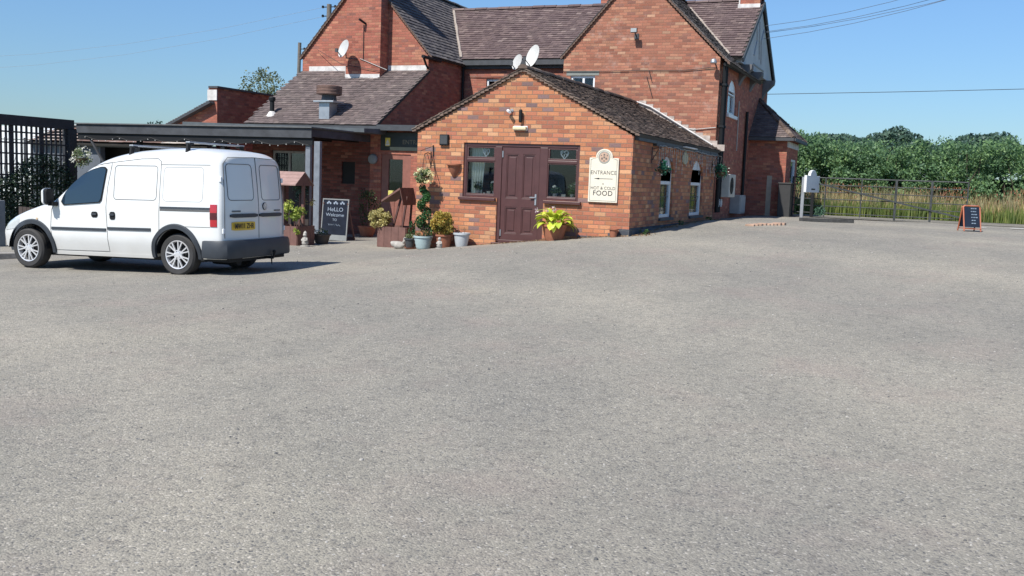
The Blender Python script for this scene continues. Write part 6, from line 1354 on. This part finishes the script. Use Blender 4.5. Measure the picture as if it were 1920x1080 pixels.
# windscreen and bonnet line
def top_patch(name, xs, th0, mat, off, parent=van):
    b = MB(); vs = []; M_ = 20
    for x in xs:
        zt = vtop(x); r = vr_(x); W_ = vshape(x, zt-r)
        for j in range(M_+1):
            u = -1+2*j/M_; y = u*th0*W_; yn = abs(y)/W_; z = zt-r+r*max(0, 1-yn**3.2)**(1/3.2); p = VP(x, y, z); vs.append((p[0]+off*.7, p[1], p[2]+off*.7))
    w_ = M_+1; b.add(vs, [(i*w_+j, i*w_+j+1, (i+1)*w_+j+1, (i+1)*w_+j) for i in range(len(xs)-1) for j in range(M_)]); return b.build(name, mat, parent, smooth=True)
top_patch('windscreen', np.linspace(1.42, 2.27, 14), .86, m_vglass, .006)
for sd in (1, -1):
    h_ = side_patch('headlight', [(2.98, .60), (3.21, .56), (3.19, .66), (3.02, .78), (2.93, .79)], plain('headlight_glass%d' % sd, (.55, .58, .6), .1, coat=1), .006, .012, sd, None, 8)
def plan(f, z): pass
fb_ = MB(); fb_.box(3.235, 3.29, -.42, .42, .40, .50); fb_.build('front_grille', m_black, van, bevel=.01)
# rear face features
def RX(y, z, off=.004):
    x = -.79; yy = abs(y)/.8
    return (xbend(x, y, z)-.018*(1-yy**2)-off, y, z)
def rpatch(name, y0, y1, z0, z1, mat, off, th=.012, parent=van, r=.01):
    pl = rrect(y0, y1, z0, z1, r, 3); b = MB(); n = 8; vs = []
    for i in range(n+1):
        y = y0+(y1-y0)*i/n
        e = max(0, max(r-(y-y0), r-(y1-y))); ins = r-math.sqrt(max(0, r*r-e*e))
        for z in (z0+ins, (z0+z1)/2, z1-ins): vs.append(RX(y, z, off)); 
    k = len(vs); vs += [(p[0]+th, p[1], p[2]) for p in vs]; fs = [(i*3+j, i*3+j+1, (i+1)*3+j+1, (i+1)*3+j) for i in range(n) for j in range(2)]
    rim = [(i*3) for i in range(n+1)]+[n*3+1, n*3+2]+[i*3+2 for i in range(n-1, -1, -1)]+[1]; fs += [(rim[q], rim[(q+1) % len(rim)], rim[(q+1) % len(rim)]+k, rim[q]+k) for q in range(len(rim))]
    b.add(vs, fs); return b.build(name, mat, parent, smooth=True, smang=40)
def rgap(pts, r=.0045, closed=False):
    if closed: pts = pts+[pts[0]]
    P = []
    for i in range(len(pts)-1):
        for k in range(6): t = k/6; P.append(RX(pts[i][0]+(pts[i+1][0]-pts[i][0])*t, pts[i][1]+(pts[i+1][1]-pts[i][1])*t, .0))
    P.append(RX(*pts[-1], .0)); b = MB(); b.tube(P, r, 5, not closed); b.build('panel_gap', m_gap, bo)
rgap([(-.02, 1.70), (-.02, .54)], .006); rgap([(.70, 1.60), (.735, 1.0), (.74, .56)], .005); rgap([(-.70, 1.60), (-.735, 1.0), (-.74, .56)], .005); rgap([(.70, 1.60), (.60, 1.69), (0, 1.705), (-.60, 1.69), (-.70, 1.60)], .004)
rgap(rrect(.09, .66, 1.09, 1.60, .06, 4), .005, True); rgap(rrect(-.64, -.11, 1.09, 1.60, .06, 4), .005, True)
rpatch('rear_strip', .02, .64, .845, .90, m_trim, .016, .02); rpatch('rear_strip', -.66, -.03, .845, .90, m_trim, .016, .02)
np_ = rpatch('number_plate', .09, .61, .665, .785, plain('plate_yellow', (.72, .46, .05), .45, bmp=0), .012, .012, van, .008)
RBACK = Matrix.Rotation(-math.pi/2, 4, 'Z')@RX90
pr = RX(.35, .725, .0145); to_ = text('plate_characters', 'MW11 ZHR', .105, (pr[0]-.003, .35, .722), RBACK, plain('plate_black', (.01, .01, .01), .5, bmp=0), np_, .001, .86, bold=.0016)
e_ = MB(); T = Matrix.Translation(RX(-.17, 1.0, .0))@Matrix.Rotation(-math.pi/2, 4, 'Y'); e_.lathe([(.055, 0), (.055, .014), (.045, .016), (.001, .012)], (0, 0, 0), 24, T); em = e_.build('emblem', m_black, van)
e_ = MB(); e_.lathe([(.05, .0155), (.05, .019), (.041, .019), (.041, .0155)], (0, 0, 0), 24, T); e_.box(-.006, .0, -.03, .03, -.004, .004, Matrix.Translation(RX(-.17, 1.0, .0175))@Matrix.Rotation(.5, 4, 'X')); e_.build('emblem_ring', m_alloy, em)
for y0_, y1_ in ((.42, .62), (-.62, -.42)):
    b = MB(); yy = y0_; R = random.Random(int(y0_*100))
    while yy < y1_-.02:
        w_ = R.uniform(.014, .022); p = RX(yy, .935, .003); b.box(p[0]-.003, p[0]+.004, yy, yy+w_, .925, .947); yy += w_+.006
    b.build('lettering_strip', plain('badge_grey%d' % int(y0_*10), (.16, .18, .2), .4, .5), van)
for z in (1.38, .66):
    for sd in (1, -1): b = MB(); p = RX(sd*.76, z, .0); b.box(p[0]-.012, p[0]+.03, p[1]-.02, p[1]+.02, z-.035, z+.035); b.build('door_hinge', m_white, van, bevel=.006)
# rear bumper
path = [(-.46, .848), (-.62, .855), (-.74, .845), (-.83, .79), (-.868, .66), (-.885, .4), (-.89, 0)]; path = path+[(x, -y) for x, y in path[-2::-1]]
prof = [(-.05, .27), (.0, .275), (.012, .30), (.010, .42), (.0, .50), (-.012, .525), (-.10, .53)]
b = MB(); vs = []
for i, (x, y) in enumerate(path):
    a0 = path[max(0, i-1)]; a1 = path[min(len(path)-1, i+1)]; d = Vector((a1[0]-a0[0], a1[1]-a0[1])).normalized(); nn = Vector((d.y, -d.x)); 
    if nn.dot(Vector((x+.3, y))) < 0: nn = -nn
    for o_, z in prof: vs.append((x+nn.x*o_, y+nn.y*o_, z))
w_ = len(prof); b.add(vs, [(i*w_+j, i*w_+j+1, (i+1)*w_+j+1, (i+1)*w_+j) for i in range(len(path)-1) for j in range(w_-1)]); bu = b.build('rear_bumper', m_trim, van, smooth=True, smang=40)
b = MB(); b.box(-.80, -.3, -.7, .7, .22, .275); b.box(-.3, 3.1, -.62, .62, .20, .262); b.build('underbody', m_black, van)
b = MB(); b.tube([(-.7, -.2, .25), (-.93, -.2, .24), (-.95, -.2, .31)], .018, 8); b.ball((-.95, -.2, .335), .027, 8); b.tube([(-.95, -.12, .30), (-.955, -.12, .24)], .006, 5); b.tube([(-.955, -.12, .24), (-.95, -.13, .19), (-.955, -.12, .16)], .01, 5); b.build('tow_bar', m_black, van)
b = MB(); b.tube([(-.9+.0, -.48+.035*math.cos(a), .265+.022*math.sin(a)) for a in np.linspace(0, 6.28, 13)], .006, 5); b.build('tow_eye', m_black, van)
# silencer hint, roof bars
b = MB(); b.tube([(-.72, .35, .22), (-.3, .35, .23)], .07, 12); b.build('silencer', m_black, van)
for xb in (.88, -.10):
    rbar = MB(); zt = vtop(xb); rbar.box(xb-.035, xb+.035, -.66, .66, zt+.055, zt+.08); ro = rbar.build('roof_bar', m_steel, van, bevel=.006)
    for sd in (1, -1):
        ft = MB(); ft.bar((xb, sd*.63, zt+.055), (xb+.0, sd*.665, vtop(xb)-.10), .07, .035, (1, 0, 0)); ft.box(xb-.04, xb+.04, sd*.60-.04, sd*.60+.06, zt+.03, zt+.06); ft.build('bar_foot', m_black, ro, bevel=.006)
